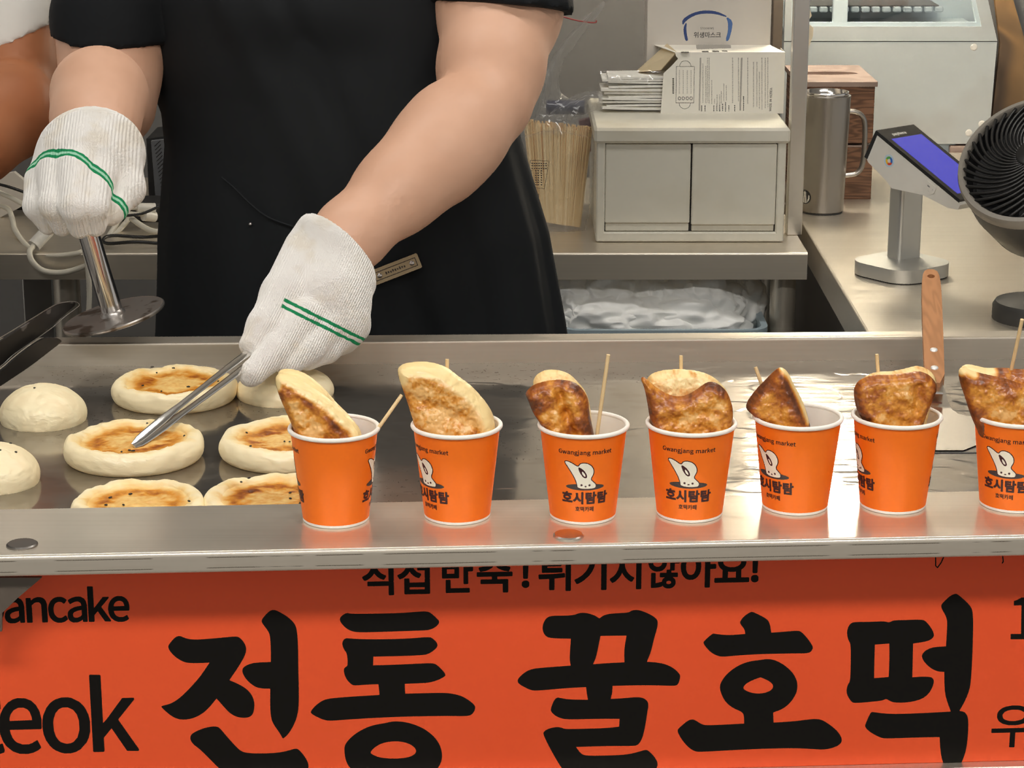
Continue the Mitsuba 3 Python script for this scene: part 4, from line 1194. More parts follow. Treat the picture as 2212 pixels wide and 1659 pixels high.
def shirt(p):
    d = torso(p, .006, .80, 1.405)
    d = smin(d, chain(p, [(SHR, .068), (np.array([-.245, 2.75, 1.425]), .082), (SHL, .068)], .03), .03)
    a = chain(p, [(SHL, .086), J(1085, 20, 2.645, 146), J(1088, 60, 2.62, 147)], .02)
    a = np.maximum(a, (p - hr0) @ hrn)
    b = chain(p, [(SHR, .084), J(240, 40, 2.685, 122), J(238, 120, 2.67, 120)], .02)
    b = np.maximum(b, (p - hl0) @ hln)
    d = smin(d, np.minimum(a, b), .012)
    w = meshkit.fbm(p * [16, 16, 9], 3, 4) - .5
    return np.maximum(d - .005 * w, -cone(p, NECK + [0, 0, .0], NECK + [0, 0, .2], .07, .07))


add(K1 + '__shirt', nets(shirt, (-.58, 2.50, .78), (.10, 2.90, 1.50), .0062), 'm_black_cloth', True)


def trousers(p):
    d = torso(p, -.008, .80, .98)
    for s in (-1, 1):
        x = -.193 + s * .108
        d = smin(d, chain(p, [(np.array([x, 2.74, .84]), .108), (np.array([x + s * .01, 2.73, .48]), .082), (np.array([x + s * .01, 2.77, .09]), .075)], .03), .03)
    return np.maximum(d, .06 - p[:, 2])


add(K1 + '__trousers', nets(trousers, (-.50, 2.55, .04), (.12, 2.92, 1.0), .010), 'm_black_cloth', True)
for s in (-1, 1):
    x = -.193 + s * .125
    add(K1 + '__shoe', nets(lambda p: np.maximum(smin(ellip(p, (x, 2.66, .045), (.052, .14, .05)), ellip(p, (x, 2.75, .06), (.045, .06, .07)), .02), .001 - p[:, 2]), (x - .08, 2.46, -.01), (x + .08, 2.86, .16), .008), 'm_black_matte', True)
add(K1 + '__hair', nets(lambda p: np.maximum(ellip(p, HEADC + [0, .012, .022], (.088, .104, .115)), np.maximum(HEADC[2] + .045 - p[:, 2] - .9 * (p[:, 1] - HEADC[1] + .045), -ellip(p, HEADC, (.074, .094, .113)))), HEADC - .16, HEADC + .17, .006), 'm_hair', True)


def apron_shell():
    """Bib apron: a cloth wrapped round the front of the trunk, with hanging folds."""
    na, nz = 130, 150
    zs = np.linspace(.50, 1.37, nz)
    top = []
    V = np.zeros((nz, na, 3))
    for i, z in enumerate(zs):
        cx, rx, ry = tx_rx(z)
        lim = np.interp(z, [.5, 1.10, 1.132, 1.15, 1.26, 1.37], [1.72, 1.72, 1.70, 1.42, 1.05, .72])
        if z > 1.132:
            lim = np.interp(z, [1.132, 1.17, 1.26, 1.37], [1.66, 1.40, 1.02, .66])
        a = np.linspace(-lim, lim, na) - math.pi / 2
        low = np.clip((1.15 - z) / .6, 0, 1)
        ax = np.linspace(-lim, lim, na)
        fold = .010 * low * np.sin(ax * 9 + 1.5 * np.sin(z * 5) + .8) + .006 * low * np.sin(ax * 17 + z * 7)
        diag = .005 * np.exp(-((ax + .15 + (z - 1.05) * 1.5) / .10) ** 2) - .006 * np.exp(-((ax - .02 + (z - 1.15) * 1.2) / .07) ** 2)
        chest = .009 * np.exp(-(((z - 1.235) / .05) ** 2)) * np.cos(np.clip((ax + .05) * 3, -1.5, 1.5)) - .006 * np.exp(-(((z - 1.19) / .03) ** 2 + ((ax + .05) / .4) ** 2))
        off = .012 + fold + diag + chest + .012 * np.interp(z, [1.10, 1.132, 1.18], [0, 1, 0]) * np.exp(-((np.abs(ax) - 1.6) / .25) ** 2)
        off = np.maximum(off, .0085)
        V[i] = np.column_stack([cx + (rx + off) * np.cos(a), TY + (ry + off) * np.sin(a), np.full(na, z)])
    n = nz * na
    outer = V.reshape(-1, 3)
    cxs = np.array([tx_rx(z)[0] for z in zs])
    cen = np.stack([np.repeat(cxs, na), np.full(n, TY), np.repeat(zs, na)], 1)
    r = outer - cen
    inner = outer - .0022 * r / np.linalg.norm(r, axis=1, keepdims=True)
    v = np.vstack([outer, inner])
    F = []
    g = lambda i, j, s=0: s * n + i * na + j
    for i in range(nz - 1):
        for j in range(na - 1):
            F += [[g(i, j), g(i, j + 1), g(i + 1, j + 1)], [g(i, j), g(i + 1, j + 1), g(i + 1, j)], [g(i, j, 1), g(i + 1, j + 1, 1), g(i, j + 1, 1)], [g(i, j, 1), g(i + 1, j, 1), g(i + 1, j + 1, 1)]]
    for i in range(nz - 1):
        for j, s in ((0, 1), (na - 1, -1)):
            q = [g(i, j), g(i + 1, j), g(i + 1, j, 1), g(i, j, 1)][::s]
            F += [[q[0], q[1], q[2]], [q[0], q[2], q[3]]]
    for j in range(na - 1):
        for i, s in ((0, -1), (nz - 1, 1)):
            q = [g(i, j), g(i, j + 1), g(i, j + 1, 1), g(i, j, 1)][::-s]
            F += [[q[0], q[1], q[2]], [q[0], q[2], q[3]]]
    return trimesh.Trimesh(v, F, process=False), outer


ap, AP_OUT = apron_shell()
add(K1 + '__apron', ap, 'm_apron', 50)


def on_apron(px, py):
    d = unit(ray(px, py))
    v = AP_OUT - CAM
    t = v @ d
    e = np.linalg.norm(v - t[:, None] * d, axis=1)
    i = np.argsort(e)[:4]
    return CAM + d * (t[i].min() - .004)


a, b = on_apron(803, 602), on_apron(906, 562)
c = (a + b) / 2
ux = unit(b - a)
nz_ = unit(CAM - c - ux * ((CAM - c) @ ux))
uy = np.cross(nz_, ux)
L, Hh = np.linalg.norm(b - a), .0185


def patch(w, h, r, t, dx=0, dy=0, dz=0):
    m = extrude(sbox(-w / 2 + r, -h / 2 + r, w / 2 - r, h / 2 - r).buffer(r), t)
    m.apply_translation([dx, dy, dz])
    m.apply_transform(frame(c, ux, uy, nz_))
    return m


add(K1 + '__apron__leather_tag', cat(patch(L, Hh, .002, .002)), 'm_leather', 40)
st = sbox(-L / 2 + .004, -Hh / 2 + .004, L / 2 - .004, Hh / 2 - .004)
mm = extrude(st.difference(st.buffer(-.0008)), .0005)
mm.apply_translation([0, 0, .002])
mm.apply_transform(frame(c, ux, uy, nz_))
marks = union_all([sbox(-.013 + i * .0029, -.0016 + .0004 * (i % 2), -.013 + i * .0029 + .0017, .0016 - .0005 * ((i * 7) % 3)) for i in range(9)])
m2 = extrude(marks, .0004)
m2.apply_translation([0, 0, .002])
m2.apply_transform(frame(c, ux, uy, nz_))
add(K1 + '__apron__stitching', cat(mm, m2), 'm_leather_dark', False)
for s in (-1, 1):
    m = lathe([(.0032, 0), (.003, .001), (.0018, .0018), (0, .002)], 20)
    m.apply_transform(frame(c + ux * s * (L / 2 - .010) + nz_ * .002, ux, uy, nz_))
    add(K1 + '__apron__rivet', m, 'm_chrome', True)
# pocket edge
pp = [on_apron(x, y) + unit(CAM - on_apron(x, y)) * .002 for x, y in ((478, 383), (505, 405), (540, 440), (580, 470), (640, 492))]
add(K1 + '__apron__pocket_edge', tube(pp, .0012, 8), 'm_apron', True)
bt = on_apron(541, 484)
m = trimesh.creation.icosphere(2, .0022)
m.apply_translation(bt)
add(K1 + '__apron__snap', m, 'm_chrome', True)
tag(K1, 'person in a black T-shirt, black bib apron and white cotton gloves working behind the griddle', 'person')

# gloves ------------------------------------------------------------------
VIEW = FWD


def flatten(p, c, s):
    """Stretch space along the view so that round bones make a flatter palm."""
    return p + (s - 1) * ((p - c) @ VIEW)[:, None] * VIEW


def glove(palm, fingers, thumb, cut, cutn, s=1.45, kf=.0022, kp=.008):
    c = palm[0][0]
    pj = [(flatten(q[None], c, s)[0], r) for q, r in palm]

    def f(p):
        d = chain(flatten(p, c, s), pj, .02) / 1.15
        e = None
        for fg in fingers:
            g = chain(p, fg, .004)
            e = g if e is None else smin(e, g, kf)
        d = smin(d, e, kp)
        d = smin(d, chain(p, thumb, .008), kp * .6)
        t = (p - cut) @ cutn
        d = d - .0022 * np.exp(-((t + .010) / .009) ** 2)
        return np.maximum(d, t)
    return f


def stripes(o, n, gap, w, side, sn, fill=0.0):
    """Two green yarn rows knitted round the glove."""
    o, n, side, sn = [float(x) for x in o], [float(x) for x in n], [float(x) for x in side], [float(x) for x in sn]

    def col(p, nn, uv):
        t = (p.x - o[0]) * n[0] + (p.y - o[1]) * n[1] + (p.z - o[2]) * n[2] + .0012 * (noise(p.x * 300, p.y * 300, p.z * 300) - .5)
        s = (p.x - side[0]) * sn[0] + (p.y - side[1]) * sn[1] + (p.z - side[2]) * sn[2]
        on = smoothstep(w, w * .6, dr.abs(dr.abs(t) - gap)) * smoothstep(0, .002, s)
        dirt = smoothstep(.5, .8, fbm(p.x * 40, p.y * 40, p.z * 40, 3))
        c = mix(srgb(233, 230, 224), srgb(216, 205, 184), .5 * dirt)
        mid = smoothstep(gap, gap * .8, dr.abs(t)) * smoothstep(0, .002, s) * fill
        return mix(mix(c, srgb(140, 208, 172), mid), srgb(30, 132, 84), on)
    return col


def knit(ux_, wx):
    ux_ = [float(q) for q in ux_]

    def f(p, n, uv):
        s = p.x * ux_[0] + p.y * ux_[1] + p.z * ux_[2]
        return .0008 * (0.5 + 0.5 * dr.sin(s * wx + 2 * noise(p.x * 40, p.y * 40, p.z * 40))) + .0006 * noise(p.x * 700, p.y * 700, p.z * 700)
    return f


# the hand with the tongs (right in the picture)
cutR = aty(722, 528, 2.347)
cutRn = unit(foreR[3][0] - foreR[5][0])
palmR = [J(770, 490, 2.375, 83), J(733, 520, 2.352, 84), J(722, 575, 2.335, 79), J(715, 650, 2.30, 82), J(738, 700, 2.285, 56)]
fR = [[J(652, 690, 2.262, 46), J(598, 758, 2.225, 36), J(546, 806, 2.20, 27), J(540, 812, 2.20, 24)],
      [J(698, 712, 2.272, 44), J(664, 752, 2.245, 37), J(622, 786, 2.222, 27)],
      [J(738, 712, 2.288, 40), J(704, 752, 2.268, 33), J(664, 776, 2.248, 25)],
      [J(764, 706, 2.30, 36), J(742, 736, 2.29, 27), J(712, 756, 2.28, 22)]]
thR = [J(668, 545, 2.345, 58), J(615, 640, 2.285, 52), J(572, 705, 2.245, 38), J(541, 745, 2.225, 25)]
gR = glove(palmR, fR, thR, cutR, cutRn, 1.2)
lo = np.min([q for q, r in palmR + thR + sum(fR, [])], 0) - .06
hi = np.max([q for q, r in palmR + thR + sum(fR, [])], 0) + .06
mR = nets(gR, lo, hi, .0022)
l0, l1 = aty(615, 655, 2.27), aty(775, 736, 2.27)
ldir = unit(l1 - l0)
sn_ = unit(np.cross(ldir, VIEW))
mat('m_glove_right', two(P(proc(stripes((l0 + l1) / 2 + sn_ * 0, sn_, .0034, .0021, aty(608, 655, 2.25), unit(aty(700, 690, 2.25) - aty(608, 655, 2.25)))), .85, 0, .2, sheen=.4), knit(unit(ldir), 2600), 1.0, 3e-4))
kg = K1 + '__glove'
add(kg, mR, 'm_glove_right', True, label='white cotton glove with two green stripes, gripping the tongs')

# the hand with the press (left in the picture)
palmL = [J(207, 290, 2.475, 95), J(207, 318, 2.432, 95), J(188, 350, 2.41, 97), J(160, 392, 2.405, 90)]
fL = [[J(92, 392, 2.395, 40), J(80, 445, 2.365, 30), J(104, 486, 2.372, 22)],
      [J(124, 372, 2.375, 42), J(116, 442, 2.338, 32), J(134, 488, 2.352, 23)],
      [J(166, 366, 2.362, 44), J(162, 446, 2.324, 34), J(172, 492, 2.340, 24)],
      [J(208, 384, 2.366, 42), J(203, 446, 2.334, 31), J(206, 488, 2.346, 24)]]
thL = [J(262, 345, 2.408, 46), J(272, 408, 2.392, 40), J(246, 452, 2.366, 27), J(238, 466, 2.36, 22)]
cutL = aty(207, 340, 2.43)
cutLn = unit(foreL[1][0] - foreL[3][0])
gL = glove(palmL, fL, thL, cutL, cutLn, 1.0)
lo = np.min([q for q, r in palmL + thL + sum(fL, [])], 0) - .065
hi = np.max([q for q, r in palmL + thL + sum(fL, [])], 0) + .065
mL = nets(gL, lo, hi, .0022)
s0, sn2 = plane3(aty(52, 405, 2.41), aty(165, 316, 2.345), aty(229, 372, 2.345), aty(120, 250, 2.3))
scene['m_glove_left'] = two(P(proc(stripes(s0, sn2, .0030, .0019, aty(160, 800, 2.4), (0, 0, 1), .85)), .85, 0, .2, sheen=.4), knit((1, 0, 0), 1900), 1.0, 3e-4)
add(kg, mL, 'm_glove_left', True, label='white cotton glove with green stripes, closed round the press handle')

# ---------------------------------------------------------------- second person at the left edge
SH2, SH2b = np.array([-.76, 2.97, 1.40]), np.array([-1.16, 2.98, 1.40])
arm2 = [(SH2, .07), J(32, 40, 2.83, 84), J(34, 140, 2.80, 80), J(36, 205, 2.78, 78)]
fore2 = [J(36, 205, 2.77, 78), J(20, 240, 2.72, 94), J(-60, 305, 2.66, 88), J(-210, 380, 2.60, 62)]
w2 = fore2[-1][0]


def body2(p):
    cx = -.97
    z = np.clip(p[:, 2], .78, 1.40)
    q = np.sqrt(((p[:, 0] - cx) / .165) ** 2 + ((p[:, 1] - 2.98) / .10) ** 2)
    d = np.maximum((q - 1) * .10, np.maximum(p[:, 2] - 1.40, .78 - p[:, 2]))
    d = smin(d, chain(p, [(SH2b, .058), (np.array([cx, 2.98, 1.42]), .07), (SH2, .058)], .03), .03)
    d = smin(d, smin(chain(p, arm2, .03), chain(p, fore2, .03), .006), .015)
    d = smin(d, relaxed_hand(p, w2, fore2[-1][0] - fore2[-2][0], np.array([0, .5, 1])), .01)
    e = np.array([-1.20, 2.98, 1.12])
    h = np.array([-1.18, 2.93, .88])
    d = smin(d, chain(p, [(SH2b, .055), (e, .042), (h, .028)], .02), .015)
    d = smin(d, relaxed_hand(p, h, np.array([.02, -.02, -1]), np.array([0, 1, 0])), .01)
    d = smin(d, head(p, np.array([cx, 2.98, 1.44]), np.array([cx, 2.93, 1.60])), .03)
    for s in (-1, 1):
        x = cx + s * .10
        d = smin(d, chain(p, [(np.array([x, 2.98, .84]), .085), (np.array([x, 2.97, .48]), .06), (np.array([x, 3.0, .10]), .044), (np.array([x + s * .01, 2.92, .05]), .04)], .03), .03)
    return d


K2 = uniq('person')
add(K2 + '__body', nets(body2, (-1.34, 2.50, .01), (-.55, 3.14, 1.74), .0072), 'm_skin_tan', True)
h20, h2n = plane3(aty(-60, 100, 2.86), aty(60, 76, 2.77), aty(112, 30, 2.88), arm2[-1][0])


def shirt2(p):
    q = np.sqrt(((p[:, 0] + .97) / .18) ** 2 + ((p[:, 1] - 2.98) / .118) ** 2)
    d = np.maximum((q - 1) * .118, np.maximum(p[:, 2] - 1.41, .80 - p[:, 2]))
    d = smin(d, chain(p, [(SH2b, .066), (np.array([-.97, 2.98, 1.425]), .08), (SH2, .066)], .03), .03)
    b = np.maximum(chain(p, [(SH2, .08), J(28, 40, 2.83, 100), J(30, 110, 2.81, 100)], .02), (p - h20) @ h2n)
    c = np.maximum(chain(p, [(SH2b, .078), (np.array([-1.19, 2.98, 1.16]), .062)], .02), 1.20 - p[:, 2])
    d = smin(d, np.minimum(b, c), .012) - .0015 * (meshkit.fbm(p * 10, 2, 8) - .5)
    return np.maximum(d, -cone(p, np.array([-.97, 2.98, 1.44]), np.array([-.97, 2.98, 1.6]), .068, .068))


add(K2 + '__shirt', nets(shirt2, (-1.34, 2.70, .78), (-.56, 3.14, 1.50), .0056), 'm_white_cloth', True)


def trousers2(p):
    q = np.sqrt(((p[:, 0] + .97) / .172) ** 2 + ((p[:, 1] - 2.98) / .11) ** 2)
    d = np.maximum((q - 1) * .11, np.maximum(p[:, 2] - .97, .80 - p[:, 2]))
    for s in (-1, 1):
        x = -.97 + s * .10
        d = smin(d, chain(p, [(np.array([x, 2.98, .84]), .102), (np.array([x, 2.97, .48]), .078), (np.array([x, 3.0, .09]), .07)], .03), .03)
    return np.maximum(d, .06 - p[:, 2])


add(K2 + '__trousers', nets(trousers2, (-1.28, 2.8, .03), (-.6, 3.15, 1.0), .011), 'm_black_cloth', True)
for s in (-1, 1):
    x = -.97 + s * .105
    add(K2 + '__shoe', nets(lambda p: np.maximum(smin(ellip(p, (x, 2.90, .045), (.05, .135, .05)), ellip(p, (x, 2.99, .06), (.045, .06, .07)), .02), .001 - p[:, 2]), (x - .08, 2.7, -.01), (x + .08, 3.1, .16), .009), 'm_black_matte', True)
hc = np.array([-.97, 2.93, 1.60])
add(K2 + '__hair', nets(lambda p: np.maximum(ellip(p, hc + [0, .012, .022], (.088, .104, .115)), np.maximum(hc[2] + .045 - p[:, 2] - .9 * (p[:, 1] - hc[1] + .045), -ellip(p, hc, (.074, .094, .113)))), hc - .16, hc + .17, .007), 'm_hair', True)
tag(K2, 'person in a white T-shirt at the left edge, only a bent tanned arm in view', 'person')

# ---------------------------------------------------------------- tools
# tongs: two sprung steel arms, tips on the golden pancake
ta, tb = aty(552, 762, 2.222), atz(288, 963, GZ + .020)
td = unit(tb - ta)
tl = np.linalg.norm(tb - ta)
side = unit(np.cross(td, VIEW))
nrm = np.cross(side, td)


def tong(sgn):
    m = bevel_box((1, 1, 1), .2)
    n = 26
    V, F = [], []
    sec = [(-1, -.25), (-.6, -1), (.6, -1), (1, -.25), (.7, .45), (-.7, .45)]
    for i in range(n):
        t = i / (n - 1)
        w = np.interp(t, [0, .15, .55, .68, .80, .95, 1], [.0038, .0036, .0028, .0030, .0044, .0040, .0014])
        h = np.interp(t, [0, .6, .8, 1], [.0016, .0018, .0016, .0008])
        o = side * sgn * np.interp(t, [0, .3, .7, 1], [.0042, .0046, .0034, .0016]) + nrm * (.004 * math.sin(t * 3.1) * sgn)
        c_ = ta - td * .03 + td * (tl + .03) * t + o
        for a_, b_ in sec:
            V.append(c_ + side * a_ * w + nrm * b_ * h * (1 if sgn > 0 else -1))
    k = len(sec)
    for i in range(n - 1):
        for j in range(k):
            q = (j + 1) % k
            F += [[i * k + j, i * k + q, (i + 1) * k + q], [i * k + j, (i + 1) * k + q, (i + 1) * k + j]]
    for e in (0, n - 1):
        for j in range(1, k - 1):
            F.append([e * k, e * k + j, e * k + j + 1])
    mm_ = trimesh.Trimesh(V, F, process=False)
    trimesh.repair.fix_normals(mm_)
    return mm_


add('tongs__arm', tong(1), 'm_chrome', 40)
add('tongs__arm', tong(-1), 'm_chrome', 40)
add('tongs__spring', tube([ta - td * .03 + side * .006, ta - td * .045 + side * .004, ta - td * .05, ta - td * .045 - side * .004, ta - td * .03 - side * .006], .0018, 8), 'm_chrome', True)
tag('tongs', 'slim shiny steel tongs held by the gloved hand, tips on a pancake', 'tongs')

# the press: round plate on a tube
pc = aty(245, 681, 2.40)
pt = aty(190, 470, 2.355)
pa = unit(pt - pc)
pz = unit([-math.sin(math.radians(13)), -.06, math.cos(math.radians(13))])
pa = pz
pxx = unit(np.cross([0, 1, 0], pz))
pf = frame(pc, pxx, np.cross(pz, pxx), pz)
R_ = 113 * mpp(2.40, .92)
m = lathe([(0, -.003), (R_ - .001, -.003), (R_, -.0018), (R_, 0), (R_ - .0015, .0012), (R_ - .004, .0006), (.018, .0012), (0, .0012)], 72)
m.apply_transform(pf)
mat('m_press', two(P(proc(lambda p, n, uv: mix((0.46, 0.43, 0.40), (0.16, 0.12, 0.09), smoothstep(.5, .7, fbm(p.x * 60, p.y * 60, p.z * 60, 3)))), .33, .9)))
add('dough_press__disc', m, 'm_press', 40)
add('dough_press__handle', cyl(pc + pa * .0, pc + pa * .165, .0118, 32, .0112), 'm_chrome', 40)
m = lathe([(.0145, 0), (.0138, .004), (.0122, .006), (.011, .0075)], 32)
m.apply_transform(frame(pc, pxx, np.cross(pz, pxx), pa))
add('dough_press__weld', m, 'm_press', True)
add('dough_press__cap', cyl(pc + pa * .165, pc + pa * .17, .0112, 24, .009), 'm_chrome', 40)
tag('dough_press', 'steel dough press with a round plate and tube handle held in the left glove', 'press')

# wide black metal tongs lying over the left corner
def blade(pts, deps):
    return slab(pts, deps, .0022, 1)


b1 = [(-330, 905), (-70, 768), (0, 730), (60, 694), (116, 660), (145, 652), (164, 652), (171, 657), (168, 663), (140, 684), (112, 708), (70, 738), (27, 768), (0, 792), (-70, 840), (-330, 975)]
dep = lambda x: 2.19 + (x + 70) / 240 * .20
b2 = [(-330, 985), (-70, 846), (0, 796), (27, 772), (70, 742), (100, 728), (127, 731), (139, 736), (141, 741), (101, 768), (63, 794), (4, 829), (-70, 876), (-330, 1010)]
add('black_tongs__blade', blade(b1, [dep(x) for x, y in b1]), 'm_black_metal', 30)
add('black_tongs__blade', blade(b2, [dep(x) - .015 for x, y in b2]), 'm_black_metal', 30)
add('black_tongs__rim', tube([aty(x, y, dep(x) - .004) for x, y in b1], .0006, 6, 5), 'm_steel_plain', True)
ha = aty(-322, 920, dep(-322))
add('black_tongs__hinge', cyl(ha, [ha[0], ha[1] - .012, GZ], .011, 20), 'm_black_metal', 40)
tag('black_tongs', 'wide black metal tongs speckled with dried dough over the left corner of the griddle', 'tongs')

# spatula lying on the back lip
h0, h1 = aty(2019, 838, 2.25), aty(2010, 592, 2.475)
hd = unit(h1 - h0)
hx = unit(np.cross(hd, [0, 0, 1]))
hx = -hx if hx[0] < 0 else hx
hn = np.cross(hx, hd)
Lh = np.linalg.norm(h1 - h0)
w0, w1 = 22 * mpp(2.26, .9), 21 * mpp(2.45, .93)
prof = [(-w0 * .95, 0), (-w0 * 1.0, Lh * .3), (-w1 * 1.0, Lh * .75), (-w1 * .92, Lh * .93), (-w1 * .55, Lh), (w1 * .55, Lh), (w1 * .92, Lh * .93), (w1, Lh * .75), (w0, Lh * .3), (w0 * .95, 0)]
pol = Polygon(chaikin(prof, 1)).difference(Point(0, Lh - .016).buffer(.0042))
ms = []
for s in (0, 1):
    m = extrude(pol, .0055)
    m.apply_translation([0, 0, .001 if s else -.0065])
    ms.append(m)
m = cat(*ms)
m.apply_transform(frame(h0, hx, hd, hn))
add('spatula__handle', m, 'm_wood_handle', 30)
tg = extrude(Polygon([(-w0 * .8, -.01), (w0 * .8, -.01), (w0 * .9, Lh * .9), (-w0 * .9, Lh * .9)]).difference(Point(0, Lh - .016).buffer(.005)), .002)
tg.apply_translation([0, 0, -.001])
tg.apply_transform(frame(h0, hx, hd, hn))
bl = [atz(x, y, GZ + z) for x, y, z in ((2006, 835, .006), (2032, 833, .006), (2040, 850, .004), (2052, 880, .0025), (2075, 897, .002), (2125, 900, .002), (2130, 972, .0015), (1935, 972, .0015), (1940, 890, .002), (1975, 890, .002), (1998, 870, .003))]
bb = np.array(bl)
pol = Polygon(chaikin(bb[:, :2], 1)).buffer(0)
q = subdiv(flat(pol), .012)
zz = np.interp(q.vertices[:, 1], sorted([bb[:, 1].min(), np.percentile(bb[:, 1], 60), bb[:, 1].max()]), [GZ + .0012, GZ + .002, h0[2] - .001])
top = q.vertices.copy()
top[:, 2] = zz
bot = top - [0, 0, .0010]
shell = trimesh.Trimesh(np.vstack([top, bot]), np.vstack([q.faces, q.faces[:, ::-1] + len(top)]), process=False)
add('spatula__blade', cat(shell, tg), 'm_chrome', 40)
for py in (771, 808):
    t = np.interp(py, [592, 838], [Lh, 0])
    m = lathe([(.0042, 0), (.004, .0008), (.0025, .0014), (0, .0016)], 20)
    m.apply_transform(frame(h0 + hd * t + hn * .0064, hx, hd, hn))
    add('spatula__rivet', m, 'm_white_metal', True)
tag('spatula', 'flat steel spatula with a riveted wooden handle resting on the back lip of the griddle', 'spatula')

# ---------------------------------------------------------------- back counter and what stands on it
BZ = 0.80
BY = float(atz(1106, 546, BZ)[1])          # its front edge
BX1 = float(atz(1745, 546, BZ)[0])
CB = 3.92


def lip_box(x0, x1, y0, y1, ztop, h, r=.004):
    """A folded sheet top: rounded front edge and a lip."""
    a = [(-y1 + r + y0 - r, 0)]
    sec = [(y1 - y0, 0)] + [(r - r * math.sin(t), -r + r * math.cos(t)) for t in np.linspace(0, math.pi / 2, 6)] + [(0, -h), (.004, -h), (.004, -.006), (y1 - y0, -.006)]
    m = extrude(Polygon(sec), x1 - x0)
    m.apply_transform(frame([x1, y0, ztop], [0, 1, 0], [0, 0, 1], [1, 0, 0]))
    m.apply_translation([-(x1 - x0), 0, 0])
    return m


hb = float(BZ - aty(1400, 604, BY)[2])
endcap = bx(BX1 - .004, BX1, BY + .001, CB, BZ - hb, BZ - .001, .001)
add('back_counter__top', cat(lip_box(-1.35, BX1, BY, CB, BZ, hb), endcap), 'm_steel', 40)
for px, yy in ((1690, BY + .05), (1668, BY + .42), (145, BY + .05), (150, BY + .42), (-300, BY + .05)):
    x = float(aty(px, 650, yy)[0])
    add('back_counter__leg', cyl([x, yy, 0.0], [x, yy, BZ - .006], .0195, 28), 'm_steel', 40)
add('back_counter__lower_shelf', bx(-1.3, BX1 - .01, BY + .03, CB - .02, .20, .225), 'm_steel_dark')
add('back_counter__side_panel', bx(float(aty(50, 650, 3.5)[0]), float(aty(115, 650, 3.5)[0]), 3.5, 3.52, .225, BZ - .006), 'm_steel_plain')
tag('back_counter', 'low stainless steel back counter with a folded front lip behind the cook', 'counter')

RX0 = float(atz(1870, 716, BZ)[0])
RX1 = float(atz(1731, 470, BZ)[0])
# right counter: its left edge runs straight back
sec_p = [(RX0, 2.50), (1.35, 2.50), (1.35, 4.00), (RX1, 4.00)]
m = extrude(Polygon(sec_p), .006)
m.apply_translation([0, 0, BZ - .006])
side = extrude(Polygon([(RX0, 2.50), (RX0 + .004, 2.50), (RX1 + .004, 4.0), (RX1, 4.0)]), .05)
side.apply_translation([0, 0, BZ - .05])
bead = tube([[RX0 + .001, 2.5, BZ - .0015], [RX1 + .001, 4.0, BZ - .0015]], .0022, 10, 0)
add('side_counter__top', cat(m, side, bead), 'm_steel', False)
add('side_counter__body', bx(max(RX0, RX1) + .02, 1.33, 2.54, 3.98, .05, BZ - .05), 'm_steel_dark')
add('side_counter__foot', bx(max(RX0, RX1) + .05, 1.30, 2.6, 3.94, 0, .05), 'm_black_matte')
add('side_counter__upstand', bx(RX1 + .005, 1.35, 4.0, 4.012, BZ - .02, BZ + .03), 'm_steel')
tag('side_counter', 'stainless steel side counter on the right with the card terminal, mug and fan on it', 'counter')

# rack: two square posts and the board they carry above the picture
px0 = float(aty(1698, 480, 3.43)[0]), float(aty(1731, 480, 3.43)[0])
add('rack__post', bx(px0[0], px0[1], 3.43 - .012, 3.43 + .012, BZ, 2.1, .0015), 'm_steel_plain')
p1 = float(aty(1666, 50, 3.90)[0]), float(aty(1688, 50, 3.90)[0])
add('rack__post', bx(p1[0], p1[1], 3.88, 3.904, BZ, 2.1, .0015), 'm_brown_paint_and_shade')
add('rack__post', bx(-1.30, -1.276, 3.418, 3.442, BZ, 2.1, .0015), 'm_steel_plain')
add('rack__rail', bx(-1.30, px0[1], 3.42, 3.44, 2.06, 2.09, .002), 'm_steel_plain')

tag('rack', 'square steel post of the rack standing on the back counter', 'rack')

# the small two door cabinet
CYF = float(atz(1490, 524, BZ)[1])
cx0, cx1 = float(aty(1287, 524, CYF)[0]), float(aty(1692, 524, CYF)[0])
ctop = float(aty(1490, 276, CYF)[2])
CD = .31
w = .011
zt0 = float(aty(1490, 283, CYF)[2])
zb0 = float(aty(1490, 502, CYF)[2])
body = cat(bx(cx0, cx0 + w + .002, CYF, CYF + CD, BZ + .001, ctop - .014), bx(cx1 - w - .002, cx1, CYF, CYF + CD, BZ + .001, ctop - .014), bx(cx0, cx1, CYF, CYF + CD, BZ + .001, zb0),
           bx(cx0 + .002, cx1 - .002, CYF + CD - .006, CYF + CD, BZ + .002, ctop - .01))
add('cabinet__body', body, 'm_cabinet')
add('cabinet__top', bx(cx0 - .004, cx1 + .005, CYF - .006, CYF + CD + .002, ctop - .0235, ctop, .004), 'm_cabinet')
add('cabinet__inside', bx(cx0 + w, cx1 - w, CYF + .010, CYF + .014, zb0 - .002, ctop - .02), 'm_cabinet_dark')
xm = float(aty(1493, 400, CYF)[0])
zd = float(aty(1490, 484, CYF)[2])
for a, b, dy in ((cx0 + w + .0025, xm - .0012, .002), (xm + .0012, cx1 - w - .003, .0)):
    z_ = zd + (.001 if dy else -.0015)
    add('cabinet__door', bx(a, b, CYF + dy, CYF + dy + .008, z_, ctop - .025, .0015), 'm_cabinet')
    add('cabinet__drawer_front', bx(a + .001, b - .001, CYF + .0055, CYF + .012, zb0 + .001, z_ - .0008, .001), 'm_cabinet')
tag('cabinet', 'small grey white two door cabinet on the back counter under the mask boxes', 'cabinet')

# printed strips for the small type of the boxes


def box_at(x0, x1, y0, y1, z0, z1):
    return bx(x0, x1, y0, y1, z0, z1, .001)


